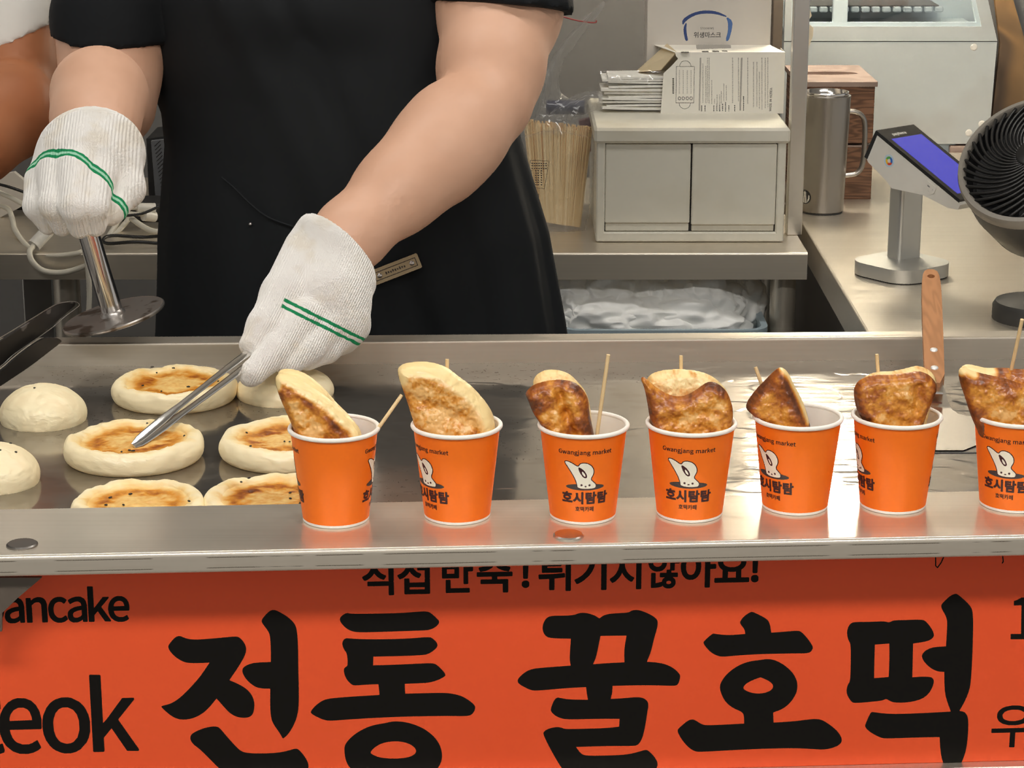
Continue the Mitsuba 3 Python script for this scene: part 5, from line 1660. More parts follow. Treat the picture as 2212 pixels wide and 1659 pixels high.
MZ = ctop
MY = float(atz(1560, 246, MZ)[1]) + .004
mx0, mx1 = float(aty(1427, 246, MY)[0]), float(aty(1692, 246, MY)[0])
mh = float(aty(1560, 113, MY)[2]) - MZ
md = .095
face = Polygon([(mx0, MZ), (mx1, MZ), (mx1, MZ + mh), (mx0 + .021, MZ + mh), (mx0 + .0225, MZ + mh - .006), (mx0 + .026, MZ + mh - .010), (mx0 + .016, MZ + mh * .78), (mx0 + .0035, MZ + mh * .66)])
m = extrude(face, .0008)
m.apply_transform(frame([0, MY + .0008, 0], [1, 0, 0], [0, 0, 1], [0, -1, 0]))
shellb = [m]
topq = Polygon([(mx0 + .021, MY), (mx1, MY), (mx1 - .014, MY + md), (mx0 - .006, MY + md)])
m2 = extrude(topq, .0008)
m2.apply_translation([0, 0, MZ + mh - .0008])
shellb += [m2, bx(mx0, mx1 - .004, MY, MY + md, MZ + .0004, MZ + .0014, .0003), bx(mx1 - .001, mx1, MY, MY + md * .6, MZ + .0004, MZ + mh, .0003), bx(mx0, mx1 - .012, MY + md - .001, MY + md, MZ + .0004, MZ + mh, .0003)]
add('mask_box__carton', cat(*shellb), 'm_card', False)
fl = [aty(1441, 94, MY + md * .8), aty(1376, 152, MY + md * .95), aty(1380, 156, MY + md * .5), aty(1427, 152, MY + .010), aty(1462, 112, MY + .004)]
v = np.array(fl)
add('mask_box__flap', cat(trimesh.Trimesh(np.vstack([v, v + [.0006, 0, -.0006]]), [[0, 1, 4], [1, 3, 4], [1, 2, 3], [5, 9, 6], [6, 9, 8], [6, 8, 7]], process=False)), 'm_card_cream', False)
FX, FZ = np.array([1.0, 0, 0]), np.array([0, 0, 1.0])


def mface(px, py):
    q = aty(px, py, MY)
    return q[0], q[2]


def rect_px(x0, y0, x1, y1):
    a, b = mface(x0, y0), mface(x1, y1)
    return sbox(min(a[0], b[0]), min(a[1], b[1]), max(a[0], b[0]), max(a[1], b[1]))


def zpx(u, v):      # the close view of the box
    return 1380 + u / 5.53, v / 5.53


dash, dashp = [], []
r_ = np.random.default_rng(5)
for u, v0, v1, dk in ((820, 690, 1230, 0), (840, 690, 1240, 0), (765, 760, 1230, 0), (800, 790, 1240, 0), (870, 960, 1240, 0), (1120, 690, 1230, 0), (1190, 690, 1210, 0), (1300, 690, 1240, 0), (1370, 740, 1280, 0), (1410, 740, 1280, 0), (1440, 860, 1300, 0), (1470, 690, 1310, 0), (1510, 690, 1290, 0), (1540, 690, 1290, 0), (1015, 1000, 1210, 0), (1045, 1020, 1210, 0), (985, 1090, 1240, 0), (965, 1130, 1240, 0), (935, 1130, 1240, 0), (905, 1180, 1240, 0),
                      (750, 1260, 1330, 1), (790, 1260, 1330, 1), (895, 1260, 1330, 1), (932, 1240, 1330, 1), (965, 1250, 1330, 1), (1000, 1240, 1330, 1), (1035, 1220, 1330, 1), (1075, 1260, 1330, 1), (1145, 1255, 1330, 1), (1250, 1150, 1320, 1)):
    v = v0
    while v < v1:
        L_ = r_.uniform(8, 18)
        a, b = zpx(u - 6, v), zpx(u + 6, min(v + L_, v1))
        (dash if dk else dashp).append(rect_px(a[0], a[1], b[0], b[1]))
        v += L_ + r_.uniform(4, 9)
for u in (728, 1218):
    a, b = zpx(u, 690), zpx(u + 3, 1320)
    dashp.append(rect_px(a[0], a[1], b[0], b[1]))
ln = []


def zline(pts, wpx=.9):
    q = [mface(*zpx(u, v)) for u, v in pts]
    return LineString(q).buffer(wpx * mpp(MY, MZ) / 2)


ln += [zline([(448, 795), (664, 795), (656, 1230), (442, 1230), (448, 795)])]
ln += [zline([(555 + 68 * math.cos(t), 795 - 70 * math.sin(t)) for t in np.linspace(0, math.pi, 16)]), zline([(549 + 68 * math.cos(t), 1230 + 70 * math.sin(t)) for t in np.linspace(0, math.pi, 16)])]
for u in (484, 530, 578, 624):
    ln.append(zline([(u + 15 * math.cos(t), 1175 + 19 * math.sin(t)) for t in np.linspace(0, 2 * math.pi, 14)], 1.2))
    for v in np.arange(840, 1110, 22):
        a, b = zpx(u - 5, v), zpx(u + 5, v + 13)
        dashp.append(rect_px(a[0], a[1], b[0], b[1]))
for v in np.arange(935, 1110, 24):
    a, b = zpx(400, v), zpx(420, v + 15)
    ln.append(rect_px(a[0], a[1], b[0], b[1]))
mk = affinity.rotate(text_poly('MADE IN KOREA', 30 / 5.53 * mpp(MY, MZ) * 1.25, 0, 4), 90, origin=(0, 0))
q = mface(*zpx(1588, 1190))
ln.append(affinity.translate(mk, q[0], q[1]))


def on_front(poly, y, lift=.0004):
    m = extrude(poly, lift)
    m.apply_transform(frame([0, y, 0], [1, 0, 0], [0, 0, 1], [0, -1, 0]))
    return m


add('mask_box__print', on_front(union_all(dash + ln), MY), 'm_ink', False, label='dark print and mask drawing')
add('mask_box__print', on_front(union_all(dashp), MY), 'm_ink_pale', False, label='pale small print')
tp = []
for u0, v0, u1, v1 in ((500, 620, 600, 630), (750, 612, 835, 624), (875, 608, 960, 620), (990, 606, 1060, 616)):
    a, b = atz(1380 + u0 / 5.53, v0 / 5.53, MZ + mh), atz(1380 + u1 / 5.53, v1 / 5.53, MZ + mh)
    tp.append(sbox(min(a[0], b[0]), min(a[1], b[1]), max(a[0], b[0]), max(a[1], b[1])))
band = [atz(1380 + u / 5.53, v / 5.53, MZ + mh) for u, v in ((680, 520), (980, 500), (1100, 545), (1100, 575), (690, 590))]
m2 = extrude(Polygon([q[:2] for q in band]), .0003)
m2.apply_translation([0, 0, MZ + mh])
add('mask_box__print', m2, 'm_ink_pale', False, label='grey picture on the top face')
for q in tp:
    m = extrude(q, .0004)
    m.apply_translation([0, 0, MZ + mh])
    add('mask_box__print', m, 'm_ink', False)
tag('mask_box', 'torn open white carton of face masks lying on the cabinet', 'box')

# face masks sliding out of the carton
r_ = np.random.default_rng(11)
ym = MY + .012
for i in range(11):
    z0 = MZ + .004 + i * .0050
    x0_ = float(aty(1300 + 10 * math.sin(i * 1.9) + i * 1.2, 200, ym)[0])
    x1_ = mx0 + .10
    n = 18
    xs = np.linspace(x0_, x1_, n)
    ys = np.linspace(0, .072, 9)
    X, Y = np.meshgrid(xs, ys, indexing='ij')
    t = (X - x0_) / (x1_ - x0_)
    Z = z0 + .0012 * np.sin(Y * 260 + i) + .0025 * np.clip(.35 - t, 0, 1) * math.cos(i * 2.3) * 2
    Yw = ym + Y + r_.uniform(-.003, .003)
    V = np.stack([X, Yw, Z], -1).reshape(-1, 3)
    F = []
    for a in range(n - 1):
        for b in range(8):
            q = a * 9 + b
            F += [[q, q + 9, q + 10], [q, q + 10, q + 1]]
    F = np.array(F)
    th = .0032
    v = np.vstack([V, V + [0, 0, th]])
    k = len(V)
    side = []
    for b in range(8):
        side += [[b, b + 1, k + b + 1], [b, k + b + 1, k + b]]
    for a in range(n - 1):
        q = a * 9
        side += [[q, k + q, k + q + 9], [q, k + q + 9, q + 9]]
    m = trimesh.Trimesh(v, np.vstack([F[:, ::-1], F + k, side]), process=False)
    trimesh.repair.fix_normals(m)
    add('face_mask', m, 'm_mask', 25, label='white pleated face mask in the stack sliding out of the open carton', cat='face mask', group='face masks in the open carton')


def film(pts_grid, seed, amp, mat_='m_film'):
    """A crumpled sheet of clear plastic through a grid of points."""
    G = np.asarray(pts_grid, float)
    from scipy.interpolate import RectBivariateSpline
    n0, n1 = G.shape[:2]
    u, v = np.linspace(0, 1, 70), np.linspace(0, 1, 50)
    S = [RectBivariateSpline(np.linspace(0, 1, n0), np.linspace(0, 1, n1), G[..., k], kx=min(3, n0 - 1), ky=min(3, n1 - 1))(u, v) for k in range(3)]
    V = np.stack(S, -1).reshape(-1, 3)
    q = V * 60
    V = V + amp * np.stack([meshkit.fbm(q * [1, 1, .4], 3, seed + k) - .5 for k in range(3)], 1) * 2
    F = []
    for a in range(69):
        for b in range(49):
            i = a * 50 + b
            F += [[i, i + 50, i + 51], [i, i + 51, i + 1]]
    return trimesh.Trimesh(V, F, process=False)


def grid_px(rows):
    return [[aty(x, y, d) for x, y, d in r] for r in rows]


add('plastic_wrap', film(grid_px([[(1286, 158, ym - .006), (1330, 153, ym - .008), (1425, 150, ym - .004)], [(1282, 195, ym - .012), (1325, 195, ym - .016), (1425, 195, ym - .010)], [(1292, 235, ym - .010), (1330, 240, ym - .012), (1425, 243, ym - .008)]]), 3, .004), 'm_film', True,
    label='clear crinkled plastic wrap round the masks in the open carton', cat='plastic wrap')

# the second mask carton standing upright behind
UY = CYF + .236
ux0, ux1 = float(aty(1397, 100, UY)[0]), float(aty(1664, 100, UY)[0])
add('mask_carton__carton', bx(ux0, ux1, UY, UY + .07, MZ + .0005, MZ + .215, .001), 'm_card_grey')


def uface(u, v):
    q = aty(1380 + u / 5.53, v / 5.53, UY)
    return (q[0], q[2])


def upoly(s):
    return Polygon(chaikin([uface(*map(float, c.split(','))) for c in s.split()], 1)).buffer(.0006)


add('mask_carton__emblem', on_front(upoly('522,238 600,180 700,140 810,126 930,140 1040,190 1045,200 930,165 810,155 690,170 600,215 545,262 525,298'), UY), 'm_blue_ink', False)
add('mask_carton__emblem', on_front(upoly('1045,200 1118,255 1105,360 1070,485 1038,485 1070,370 1070,270'), UY), 'm_blue_ink_light', False)
add('mask_carton__emblem', on_front(upoly('560,278 568,282 562,340 570,420 585,480 560,485 545,420 535,340'), UY), 'm_blue_ink', False)
gb = text_poly('위생마스크', 75 / 5.53 * mpp(UY, 1.05), -2, 3)
q = uface(818, 445)
gs = text_poly('STOOKING', 30 / 5.53 * mpp(UY, 1.05), 12, 2)
q2 = uface(815, 350)
add('mask_carton__print', on_front(union_all([affinity.translate(affinity.scale(gb, .96, 1.0, origin=(0, 0)), q[0], q[1]), affinity.translate(gs, q2[0], q2[1])]), UY), 'm_ink', False, label='Korean lettering')
tag('mask_carton', 'upright grey white mask carton with a blue mask emblem behind the torn box', 'box')

# bag of bamboo skewers
SY = 3.48
base = [atz(1150, 498, BZ), atz(1262, 516, BZ)]
sx0_, sx1_ = float(base[0][0]), float(base[1][0])
r_ = np.random.default_rng(21)
skm = {}
for L_ in (.152, .156, .160):
    skm[L_] = mikit.ply(cyl([0, 0, 0], [0, 0, L_], .0014, 8), {.152: 'm_bamboo_bag', .156: 'm_bamboo_pale', .160: 'm_bamboo_dark'}[L_], smooth=40)
NS = 156
for i in range(NS):
    row = i // 52
    f = (i % 52 + .5 * (row % 2)) / 52
    xb = sx0_ + .004 + (sx1_ - sx0_ - .008) * f
    yb_ = SY - .012 + row * .0034 - .006 * math.sin(math.pi * f) + .018 * (1 - f) * 0
    xt = float(aty(np.interp(f, [0, .5, 1], [1134, 1205, 1279]), 330, SY)[0])
    L_ = (.152, .156, .160)[int(r_.integers(3))]
    lean = (xt - xb) / L_
    bend = r_.normal(0, .010)
    z = np.array([lean + bend, .03 + r_.normal(0, .008), 1.0])
    z = unit(z)
    xx = unit(np.cross([0, 1, 0], z))
    M = frame([xb, yb_, BZ + .0035 + (.012 * (1 - f))], xx, np.cross(z, xx), z)
    k = uniq('bamboo_skewer')
    scene[k] = {**skm[L_], 'to_world': T(M.tolist())}
    tag(k, 'thin pale bamboo skewer in the clear bag beside the cabinet', 'skewer', 'bamboo skewers in the bag on the back counter')
yf = SY - .024
bag = grid_px([[(1128, 300, yf), (1160, 285, yf - .012), (1215, 283, yf - .014), (1283, 300, yf)], [(1130, 360, yf - .002), (1170, 360, yf - .012), (1220, 362, yf - .012), (1283, 365, yf)], [(1142, 440, yf - .004), (1180, 440, yf - .010), (1225, 445, yf - .012), (1272, 448, yf)], [(1152, 502, yf - .006), (1190, 508, yf - .008), (1225, 514, yf - .008), (1262, 517, yf)]])
add('skewer_bag__front_film', film(bag, 5, .0022), 'm_bag_film', True)
neck = grid_px([[(1125, 310, yf), (1165, 290, yf - .01), (1215, 290, yf - .01), (1283, 300, yf + .01)], [(1135, 260, yf + .01), (1165, 250, yf - .002), (1200, 250, yf), (1275, 262, yf + .02)], [(1150, 230, yf + .02), (1165, 225, yf + .01), (1185, 225, yf + .01), (1255, 222, yf + .03)], [(1165, 190, yf + .02), (1178, 188, yf + .015), (1190, 190, yf + .02), (1215, 200, yf + .04)], [(1185, 140, yf + .03), (1196, 138, yf + .025), (1206, 142, yf + .03), (1212, 150, yf + .04)], [(1215, 95, yf + .04), (1228, 88, yf + .035), (1240, 84, yf + .04), (1246, 92, yf + .045)], [(1268, 30, yf + .05), (1285, 20, yf + .05), (1300, 5, yf + .05), (1310, 10, yf + .05)]])
add('skewer_bag__neck', film(neck, 9, .004), 'm_bag_film', True)
gus = grid_px([[(1190, 245, yf), (1240, 205, yf + .01), (1300, 195, yf + .01)], [(1195, 262, yf - .004), (1245, 225, yf), (1300, 215, yf + .004)], [(1200, 285, yf), (1250, 250, yf + .01), (1300, 235, yf + .012)]])
add('skewer_bag__side_film', film(gus, 14, .004), 'm_bag_film', True)
add('skewer_bag__tape', tube([aty(1212, 35, yf + .04), aty(1250, 45, yf + .045), aty(1284, 49, yf + .045), aty(1288, 44, yf + .045)], .0012, 6), 'm_red_tape', True)
lines = []


def bface(x, y):
    q = aty(x, y, yf - .018)
    return (q[0], q[2])


lines.append(LineString([bface(*p) for p in ((1146, 346), (1186, 348), (1176, 408), (1134, 402), (1146, 346))]).buffer(.0003))
for y in (352, 357, 363):
    for x in range(1148, 1182, 5):
        a, b = bface(x, y), bface(x + 3, y + 2)
        lines.append(sbox(a[0], b[1], b[0], a[1]))
for y in range(368, 402, 5):
    for x in (1140, 1146, 1156, 1161, 1168):
        a, b = bface(x, y), bface(x + 3, y + 2)
        lines.append(sbox(a[0], b[1], b[0], a[1]))
for i, x in enumerate(range(1141, 1164, 2)):
    a, b = bface(x, 418), bface(x + (1.2 if i % 3 else .6), 452)
    lines.append(sbox(a[0], b[1], b[0], a[1]))
add('skewer_bag__print', on_front(union_all(lines), yf - .018), 'm_ink', False, label='black framed label and bar code')
tag('skewer_bag', 'clear plastic bag of bamboo skewers twisted shut, left of the cabinet', 'bag')
add('cloth_roll', cyl(aty(1180, 232, 3.82), aty(1262, 232, 3.82), .012, 24), 'm_navy', 40, label='dark blue roll lying behind the skewer bag', cat='cloth')
bl_ = slab([(1250, 262), (1280, 256), (1284, 300), (1280, 330), (1262, 320)], [3.62] * 5, .02)
add('maroon_pouch', bl_, 'm_maroon', 30, label='maroon pouch between the skewer bag and the cabinet', cat='pouch')

# tray with crumpled bags under the counter
TYF = 3.265
TZ = float(aty(1430, 714, TYF)[2])
bx0_, bx1_ = float(aty(1206, 706, TYF)[0]), float(aty(1664, 700, TYF)[0])


def rrect(x0, x1, y0, y1, r):
    return sbox(x0 + r, y0 + r, x1 - r, y1 - r).buffer(r, 8)


outer = rrect(bx0_, bx1_, TYF, TYF + .30, .035)
rimring = extrude(outer.difference(outer.buffer(-.010)), .008)
rimring.apply_translation([0, 0, TZ - .008])
wl = outer.buffer(-.005)
wall_ = extrude(wl.difference(wl.buffer(-.003)), TZ - .235)
wall_.apply_translation([0, 0, .228])
floor_ = extrude(wl, .004)
floor_.apply_translation([0, 0, .228])
add('plastic_bin', cat(rimring, wall_, floor_), 'm_bin', 40, label='blue grey plastic bin full of crumpled white bags under the back counter', cat='bin')


def crumple(c, r, seed):
    m = trimesh.creation.icosphere(5, 1.0)
    v = m.vertices
    a = meshkit.fbm(v * 1.6 + seed * 3.1, 3, seed)
    rid = 1 - np.abs(2 * meshkit.fbm(v * 2.0 + seed * 1.7, 2, seed + 9) - 1)
    m.vertices = v * (0.60 + .5 * a + .40 * rid)[:, None] * np.asarray(r) + np.asarray(c)
    return m


for i, (px, py, yy, r) in enumerate(((1240, 655, 3.37, (.045, .05, .05)), (1300, 640, 3.38, (.055, .05, .055)), (1325, 690, 3.335, (.075, .04, .035)), (1400, 655, 3.39, (.062, .05, .06)), (1460, 655, 3.38, (.052, .05, .06)), (1520, 660, 3.37, (.05, .05, .055)), (1580, 660, 3.42, (.045, .05, .06)), (1385, 695, 3.35, (.08, .05, .04)), (1490, 700, 3.345, (.08, .04, .045)))):
    c = aty(px, py, yy)
    add('crumpled_bag', crumple(c, r, i + 2), 'm_bag_white', 42, label=('crumpled white bag at the left end of the bin', 'crumpled white bag with a folded edge, second from the left in the bin', 'flat white bag hanging over the front rim of the bin', 'large crumpled white bag in the middle of the bin', 'tall crumpled white bag right of the middle of the bin', 'crumpled white bag third from the right in the bin', 'dim crumpled bag at the right end of the bin', 'crumpled white bag low in the middle of the bin', 'crumpled white bag low at the right of the bin')[i], cat='plastic bag', group='crumpled bags in the bin')

# ---------------------------------------------------------------- left end of the back counter
spy = 3.62
sp = slab([(326, 305), (392, 298), (392, 440), (352, 444), (336, 430)], [spy] * 5, .10)
add('speaker__cover', sp, 'm_grey_fabric', 30)
gr = []
for i in range(16):
    a = aty(334 + i * 1.2, 316 + i * 8, spy - .001)
    gr.append(cyl(a, aty(334 + i * 1.2 + 12, 316 + i * 8 - 12, spy - .001), .0006, 6))
add('speaker__grille', cat(*gr), 'm_black_matte', False)
add('speaker__case', slab([(316, 300), (398, 288), (398, 448), (340, 450), (322, 436)], [spy + .012] * 5, .12), 'm_black_matte')
tag('speaker', 'grey fabric fronted speaker half hidden behind the apron', 'speaker')
add('adapter_box__case', bx(float(aty(26, 450, 3.62)[0]), float(aty(150, 450, 3.62)[0]), 3.62, 3.74, BZ, float(aty(60, 415, 3.62)[2]), .006), 'm_black_matte')
tag('adapter_box', 'black box behind the white cables at the left end of the back counter', 'box')
add('power_strip__case', bx(float(aty(255, 450, 3.52)[0]), float(aty(400, 450, 3.52)[0]), 3.52, 3.60, BZ, BZ + .03, .006), 'm_black_matte')
tag('power_strip', 'black power strip behind the tangle of cables', 'power strip')
pap = slab([(-40, 385), (30, 372), (62, 398), (70, 432), (40, 450), (0, 470), (-40, 470)], [3.56] * 7, .012)
add('paper_wad', pap, 'm_card_grey', 30, label='pale folded paper at the left edge on the back counter', cat='paper')


def cable(pts, r, key='cable', m_='m_cable', **kw):
    return add(key, tube([aty(*q) for q in pts], r, 10, 8), m_, True, **kw)


cable([(-30, 404, 3.50), (20, 425, 3.48), (60, 446, 3.46), (120, 470, 3.45)], .0042, label='upper white cable running into the gloved hand from the left edge', cat='cable', group='white cables')
cable([(-30, 440, 3.5), (14, 449, 3.49), (26, 470, 3.46), (32, 495, 3.42), (48, 520, 3.37), (66, 538, 3.33), (90, 550, 3.30), (120, 552, 3.295), (150, 550, 3.295), (178, 543, 3.30), (200, 520, 3.36)], .0042, label='white cable looping over the lip of the counter', cat='cable', group='white cables')
k = cable([(104, 500, 3.32), (84, 524, 3.30), (72, 532, 3.29), (64, 545, 3.275), (70, 565, 3.27), (90, 583, 3.27), (118, 589, 3.27), (150, 586, 3.27), (188, 573, 3.27), (215, 560, 3.28)], .0044, label='white cable with a plug drooping below the counter lip', cat='cable', group='white cables')
pg = cyl(aty(104, 498, 3.315), aty(73, 531, 3.295), .0105, 20)
scene['plug_cable__cord'] = scene.pop(k)
labels['plug_cable'] = labels.pop(k)
add('plug_cable__plug', pg, 'm_white_plastic', 40)
cable([(172, 505, 3.28), (184, 545, 3.265), (190, 580, 3.26), (193, 640, 3.26), (190, 700, 3.26), (192, 735, 3.27)], .0042, label='white cable hanging straight down behind the press handle', cat='cable', group='white cables')
cable([(228, 520, 3.42), (245, 495, 3.44), (262, 465, 3.46), (275, 462, 3.46), (278, 472, 3.46), (262, 492, 3.45), (240, 512, 3.43)], .0045, label='folded loop of white cable right of the glove', cat='cable', group='white cables')
cable([(262, 448, 3.46), (285, 425, 3.48), (300, 415, 3.5), (312, 405, 3.52)], .0042, label='short white cable rising behind the glove', cat='cable', group='white cables')
cable([(284, 472, 3.45), (310, 490, 3.43), (335, 500, 3.42), (385, 502, 3.42)], .0046, label='white cable passing behind the apron at counter height', cat='cable', group='white cables')
cable([(240, 448, 3.47), (290, 449, 3.47), (310, 452, 3.47)], .0040, label='upper white cable of the plug pair', cat='cable', group='white cables')
cable([(240, 455, 3.465), (290, 462, 3.465), (312, 462, 3.465)], .0036, label='lower white cable of the plug pair', cat='cable', group='white cables')
add('cable_plug', cat(cyl(aty(296, 450, 3.47), aty(335, 450, 3.48), .0085, 14), cyl(aty(310, 466, 3.465), aty(334, 468, 3.48), .0085, 14)), 'm_white_plastic', 40, label='white double plug between the cables', cat='plug')
cable([(270, 466, 3.44), (305, 462, 3.44), (335, 450, 3.45), (385, 428, 3.47)], .0022, 'black_cable', 'm_black_plastic', label='thin black cable crossing the white plugs', cat='cable', group='black cables')
cable([(-20, 394, 3.48), (20, 404, 3.47), (60, 418, 3.47)], .0024, 'black_cable', 'm_black_plastic', label='thin black cable at the left edge', cat='cable', group='black cables')
cable([(395, 200, 3.75), (372, 210, 3.75), (362, 232, 3.75), (366, 255, 3.75), (385, 275, 3.75)], .0045, 'black_cable', 'm_black_plastic', label='black cable loop on the wall beside the apron', cat='cable', group='black cables')
coil = []
for t in np.linspace(0, 4 * math.pi, 50):
    c_ = atz(300, 512, BZ + .012)
    coil.append(c_ + np.array([.055 * math.cos(t), .03 * math.sin(t), .0025 * math.sin(3 * t) - .004]))
add('black_cable', tube(coil, .0026, 8, 3), 'm_black_plastic', True, label='black cable coiled on the back counter', cat='cable', group='black cables')

# ---------------------------------------------------------------- side counter: tissue box, tumbler, machine, terminal, fan
TBY = float(atz(1850, 430, BZ)[1])
tx1 = float(aty(1881, 400, TBY)[0])
tx0 = float(px0[1]) + .03
tzt = float(aty(1850, 179, TBY)[2])
add('tissue_box__body', cat(bx(tx0, tx1, TBY, TBY + .20, float(aty(1850, 310, TBY)[2]), tzt - .006, .001), bx(tx0 - .001, tx1 + .001, TBY - .001, TBY + .20, BZ, float(aty(1850, 318, TBY)[2]), .001)), 'm_wood_box')
zb1 = float(aty(1850, 309, TBY)[2])
add('tissue_box__band', bx(tx0, tx1 - .012, TBY - .003, TBY + .01, float(aty(1850, 318, TBY)[2]), zb1 - .004, .001), 'm_wood_lid')
lid = rrect(tx0 - .004, tx1 + .004, TBY - .005, TBY + .21, .004).difference(affinity.scale(Point((tx0 + tx1) / 2 - .005, TBY + .105).buffer(1, 24), .052, .020))
m = extrude(lid, .008)
m.apply_translation([0, 0, tzt - .006])
add('tissue_box__lid', m, 'm_wood_lid', 30)
add('tissue_box__slot', bx((tx0 + tx1) / 2 - .062, (tx0 + tx1) / 2 + .05, TBY + .08, TBY + .13, tzt - .010, tzt - .0065, .001), 'm_black_matte')
tag('tissue_box', 'brown wooden tissue box with a slotted lid behind the tumbler', 'tissue box')

MGY = float(atz(1776, 466, BZ)[1]) + .034
mgx = float(aty(1777, 400, MGY)[0])
mpm = mpp(MGY, .9)
Rt, Rb = 53 * mpm, 46.5 * mpm
Hm = float(aty(1777, 205, MGY)[2]) - BZ
prof = [(0, .002), (Rb - .002, .002), (Rb, .004), (Rb + .0005, .02), (Rt - .0005, Hm * .88), (Rt, Hm - .004), (Rt + .0004, Hm), (Rt - .0035, Hm), (Rt - .004, Hm - .012), (0, Hm - .012)]
m = lathe(prof, 72)
m.apply_translation([mgx, MGY, BZ])
add('tumbler__body', m, 'm_tumbler', 40)
m = lathe([(Rb - .001, 0), (Rb - .001, .0025), (0, .0025), (0, 0), (Rb - .001, 0)], 48)
m.apply_translation([mgx, MGY, BZ])
add('tumbler__base', m, 'm_black_matte', 40)
m = lathe([(Rt - .0042, Hm - .008), (Rt - .0038, Hm + .003), (Rt - .003, Hm + .006), (Rt - .006, Hm + .0065), (Rt - .009, Hm - .002), (Rt - .012, Hm - .006), (0, Hm - .006), (0, Hm - .010), (Rt - .0042, Hm - .008)], 60)
m.apply_translation([mgx, MGY, BZ])
add('tumbler__lid', m, 'm_chrome', True)
hp = [aty(x, y, MGY) for x, y in ((1822, 240), (1845, 241), (1861, 249), (1868, 268), (1867, 320), (1862, 358), (1850, 374), (1832, 378), (1815, 379))]
hh = tube(hp, .0042, 12, 6)
hh.vertices[:, 1] = MGY + (hh.vertices[:, 1] - MGY) * 1.7
add('tumbler__handle', hh, 'm_tumbler', True)
# round emblem on the tumbler
ec = aty(1742, 429, MGY - Rb)
ang = math.asin(np.clip((ec[0] - mgx) / (Rb + .001), -.95, .95))


def emb(poly, lift):
    m = subdiv(flat(poly), .0025)
    v = m.vertices
    rz = Rb + (Rt - Rb) * (v[:, 1] + ec[2] - BZ) / Hm
    a = ang + v[:, 0] / Rb
    return trimesh.Trimesh(np.column_stack([mgx + (rz + .0006 + lift) * np.sin(a), MGY - (rz + .0006 + lift) * np.cos(a), ec[2] + v[:, 1]]), m.faces, process=False)


eR = 15.5 * mpm
add('tumbler__emblem', emb(Point(0, 0).buffer(eR, 20), .0002), 'm_black_matte', False)
fig = union_all([affinity.translate(affinity.scale(Point(0, 0).buffer(1), eR * .26, eR * .32), 0, eR * .25), Polygon([(-eR * .3, eR * .62), (-.1 * eR, eR * .72), (0, eR * .95), (.1 * eR, eR * .72), (.3 * eR, eR * .62), (.2 * eR, eR * .5), (-.2 * eR, eR * .5)]),
                 Polygon([(-.28 * eR, .1 * eR), (.28 * eR, .1 * eR), (.36 * eR, -.85 * eR), (-.36 * eR, -.85 * eR)]), Polygon([(-.5 * eR, -.75 * eR), (-.85 * eR, -.2 * eR), (-.8 * eR, .3 * eR), (-.62 * eR, .35 * eR), (-.6 * eR, -.1 * eR), (-.4 * eR, -.6 * eR)]), Polygon([(.5 * eR, -.75 * eR), (.85 * eR, -.2 * eR), (.8 * eR, .3 * eR), (.62 * eR, .35 * eR), (.6 * eR, -.1 * eR), (.4 * eR, -.6 * eR)])])
add('tumbler__emblem', emb(fig.difference(union_all([Point(-.09 * eR, .3 * eR).buffer(.05 * eR), Point(.09 * eR, .3 * eR).buffer(.05 * eR), Polygon([(-.05 * eR, 0), (.05 * eR, 0), (.04 * eR, -.8 * eR), (-.04 * eR, -.8 * eR)])])), .0004), 'm_white_plastic', False, label='silvery figure of the round emblem')
tag('tumbler', 'tall bronze steel tumbler with a handle and a round emblem beside the rack post', 'tumbler')

# the white display machine
QY = 4.02
WX = lambda px, py=200: float(aty(px, py, QY)[0])
WZ = lambda py: float(aty(1900, py, QY)[2])
mxl = float(p1[1]) + .02
pts = [(mxl, WZ(311)), (WX(2100, 311), WZ(311)), (WX(2116, 308), WZ(308)), (WX(2138, 280), WZ(280)), (WX(2154, 90), WZ(90)), (mxl, WZ(90))]
m = extrude(Polygon(pts), .16)
m.apply_transform(frame([0, QY + .16, 0], [1, 0, 0], [0, 0, 1], [0, -1, 0]))
add('display_case__body', m, 'm_machine', 30)
zt1 = WZ(-110)
lid_pts = [(mxl, WZ(88.5)), (WX(2154, 88), WZ(88.5)), (WX(2134, 0), WZ(0)), (WX(2110, -110), zt1), (mxl, zt1)]
win = [(mxl + .012, WZ(57)), (WX(2120, 57), WZ(57)), (WX(2108, 0), WZ(0)), (WX(2090, -95), WZ(-95)), (mxl + .012, WZ(-95))]
m = extrude(Polygon(lid_pts).difference(Polygon(win)), .016)
m.apply_transform(frame([0, QY + .014, 0], [1, 0, 0], [0, 0, 1], [0, -1, 0]))
add('display_case__window_frame', m, 'm_machine', 30)
inner = Polygon(win).difference(Polygon(win).buffer(-.007))
m = extrude(inner, .012)
m.apply_transform(frame([0, QY + .013, 0], [1, 0, 0], [0, 0, 1], [0, -1, 0]))
xm0, xm1 = WX(1800, 20), WX(1832, 20)
add('display_case__window_bead', cat(m, bx(xm0, xm1, QY + .002, QY + .014, WZ(57), WZ(-95), .001)), 'm_machine_blue', 30)
m = extrude(Polygon(win).buffer(-.006), .0015)
m.apply_transform(frame([0, QY + .010, 0], [1, 0, 0], [0, 0, 1], [0, -1, 0]))
add('display_case__pane', m, 'm_film', False)
back = extrude(Polygon(lid_pts), .004)
back.apply_transform(frame([0, QY + .16, 0], [1, 0, 0], [0, 0, 1], [0, -1, 0]))
add('display_case__back', cat(back, bx(mxl, WX(2110), QY + .02, QY + .155, WZ(60) - .004, WZ(60), .001)), 'm_machine_blue', 30)
add('display_case__shelf', bx(mxl + .02, WX(2030), QY + .05, QY + .155, WZ(20), WZ(17), .001), 'm_grey_dark')
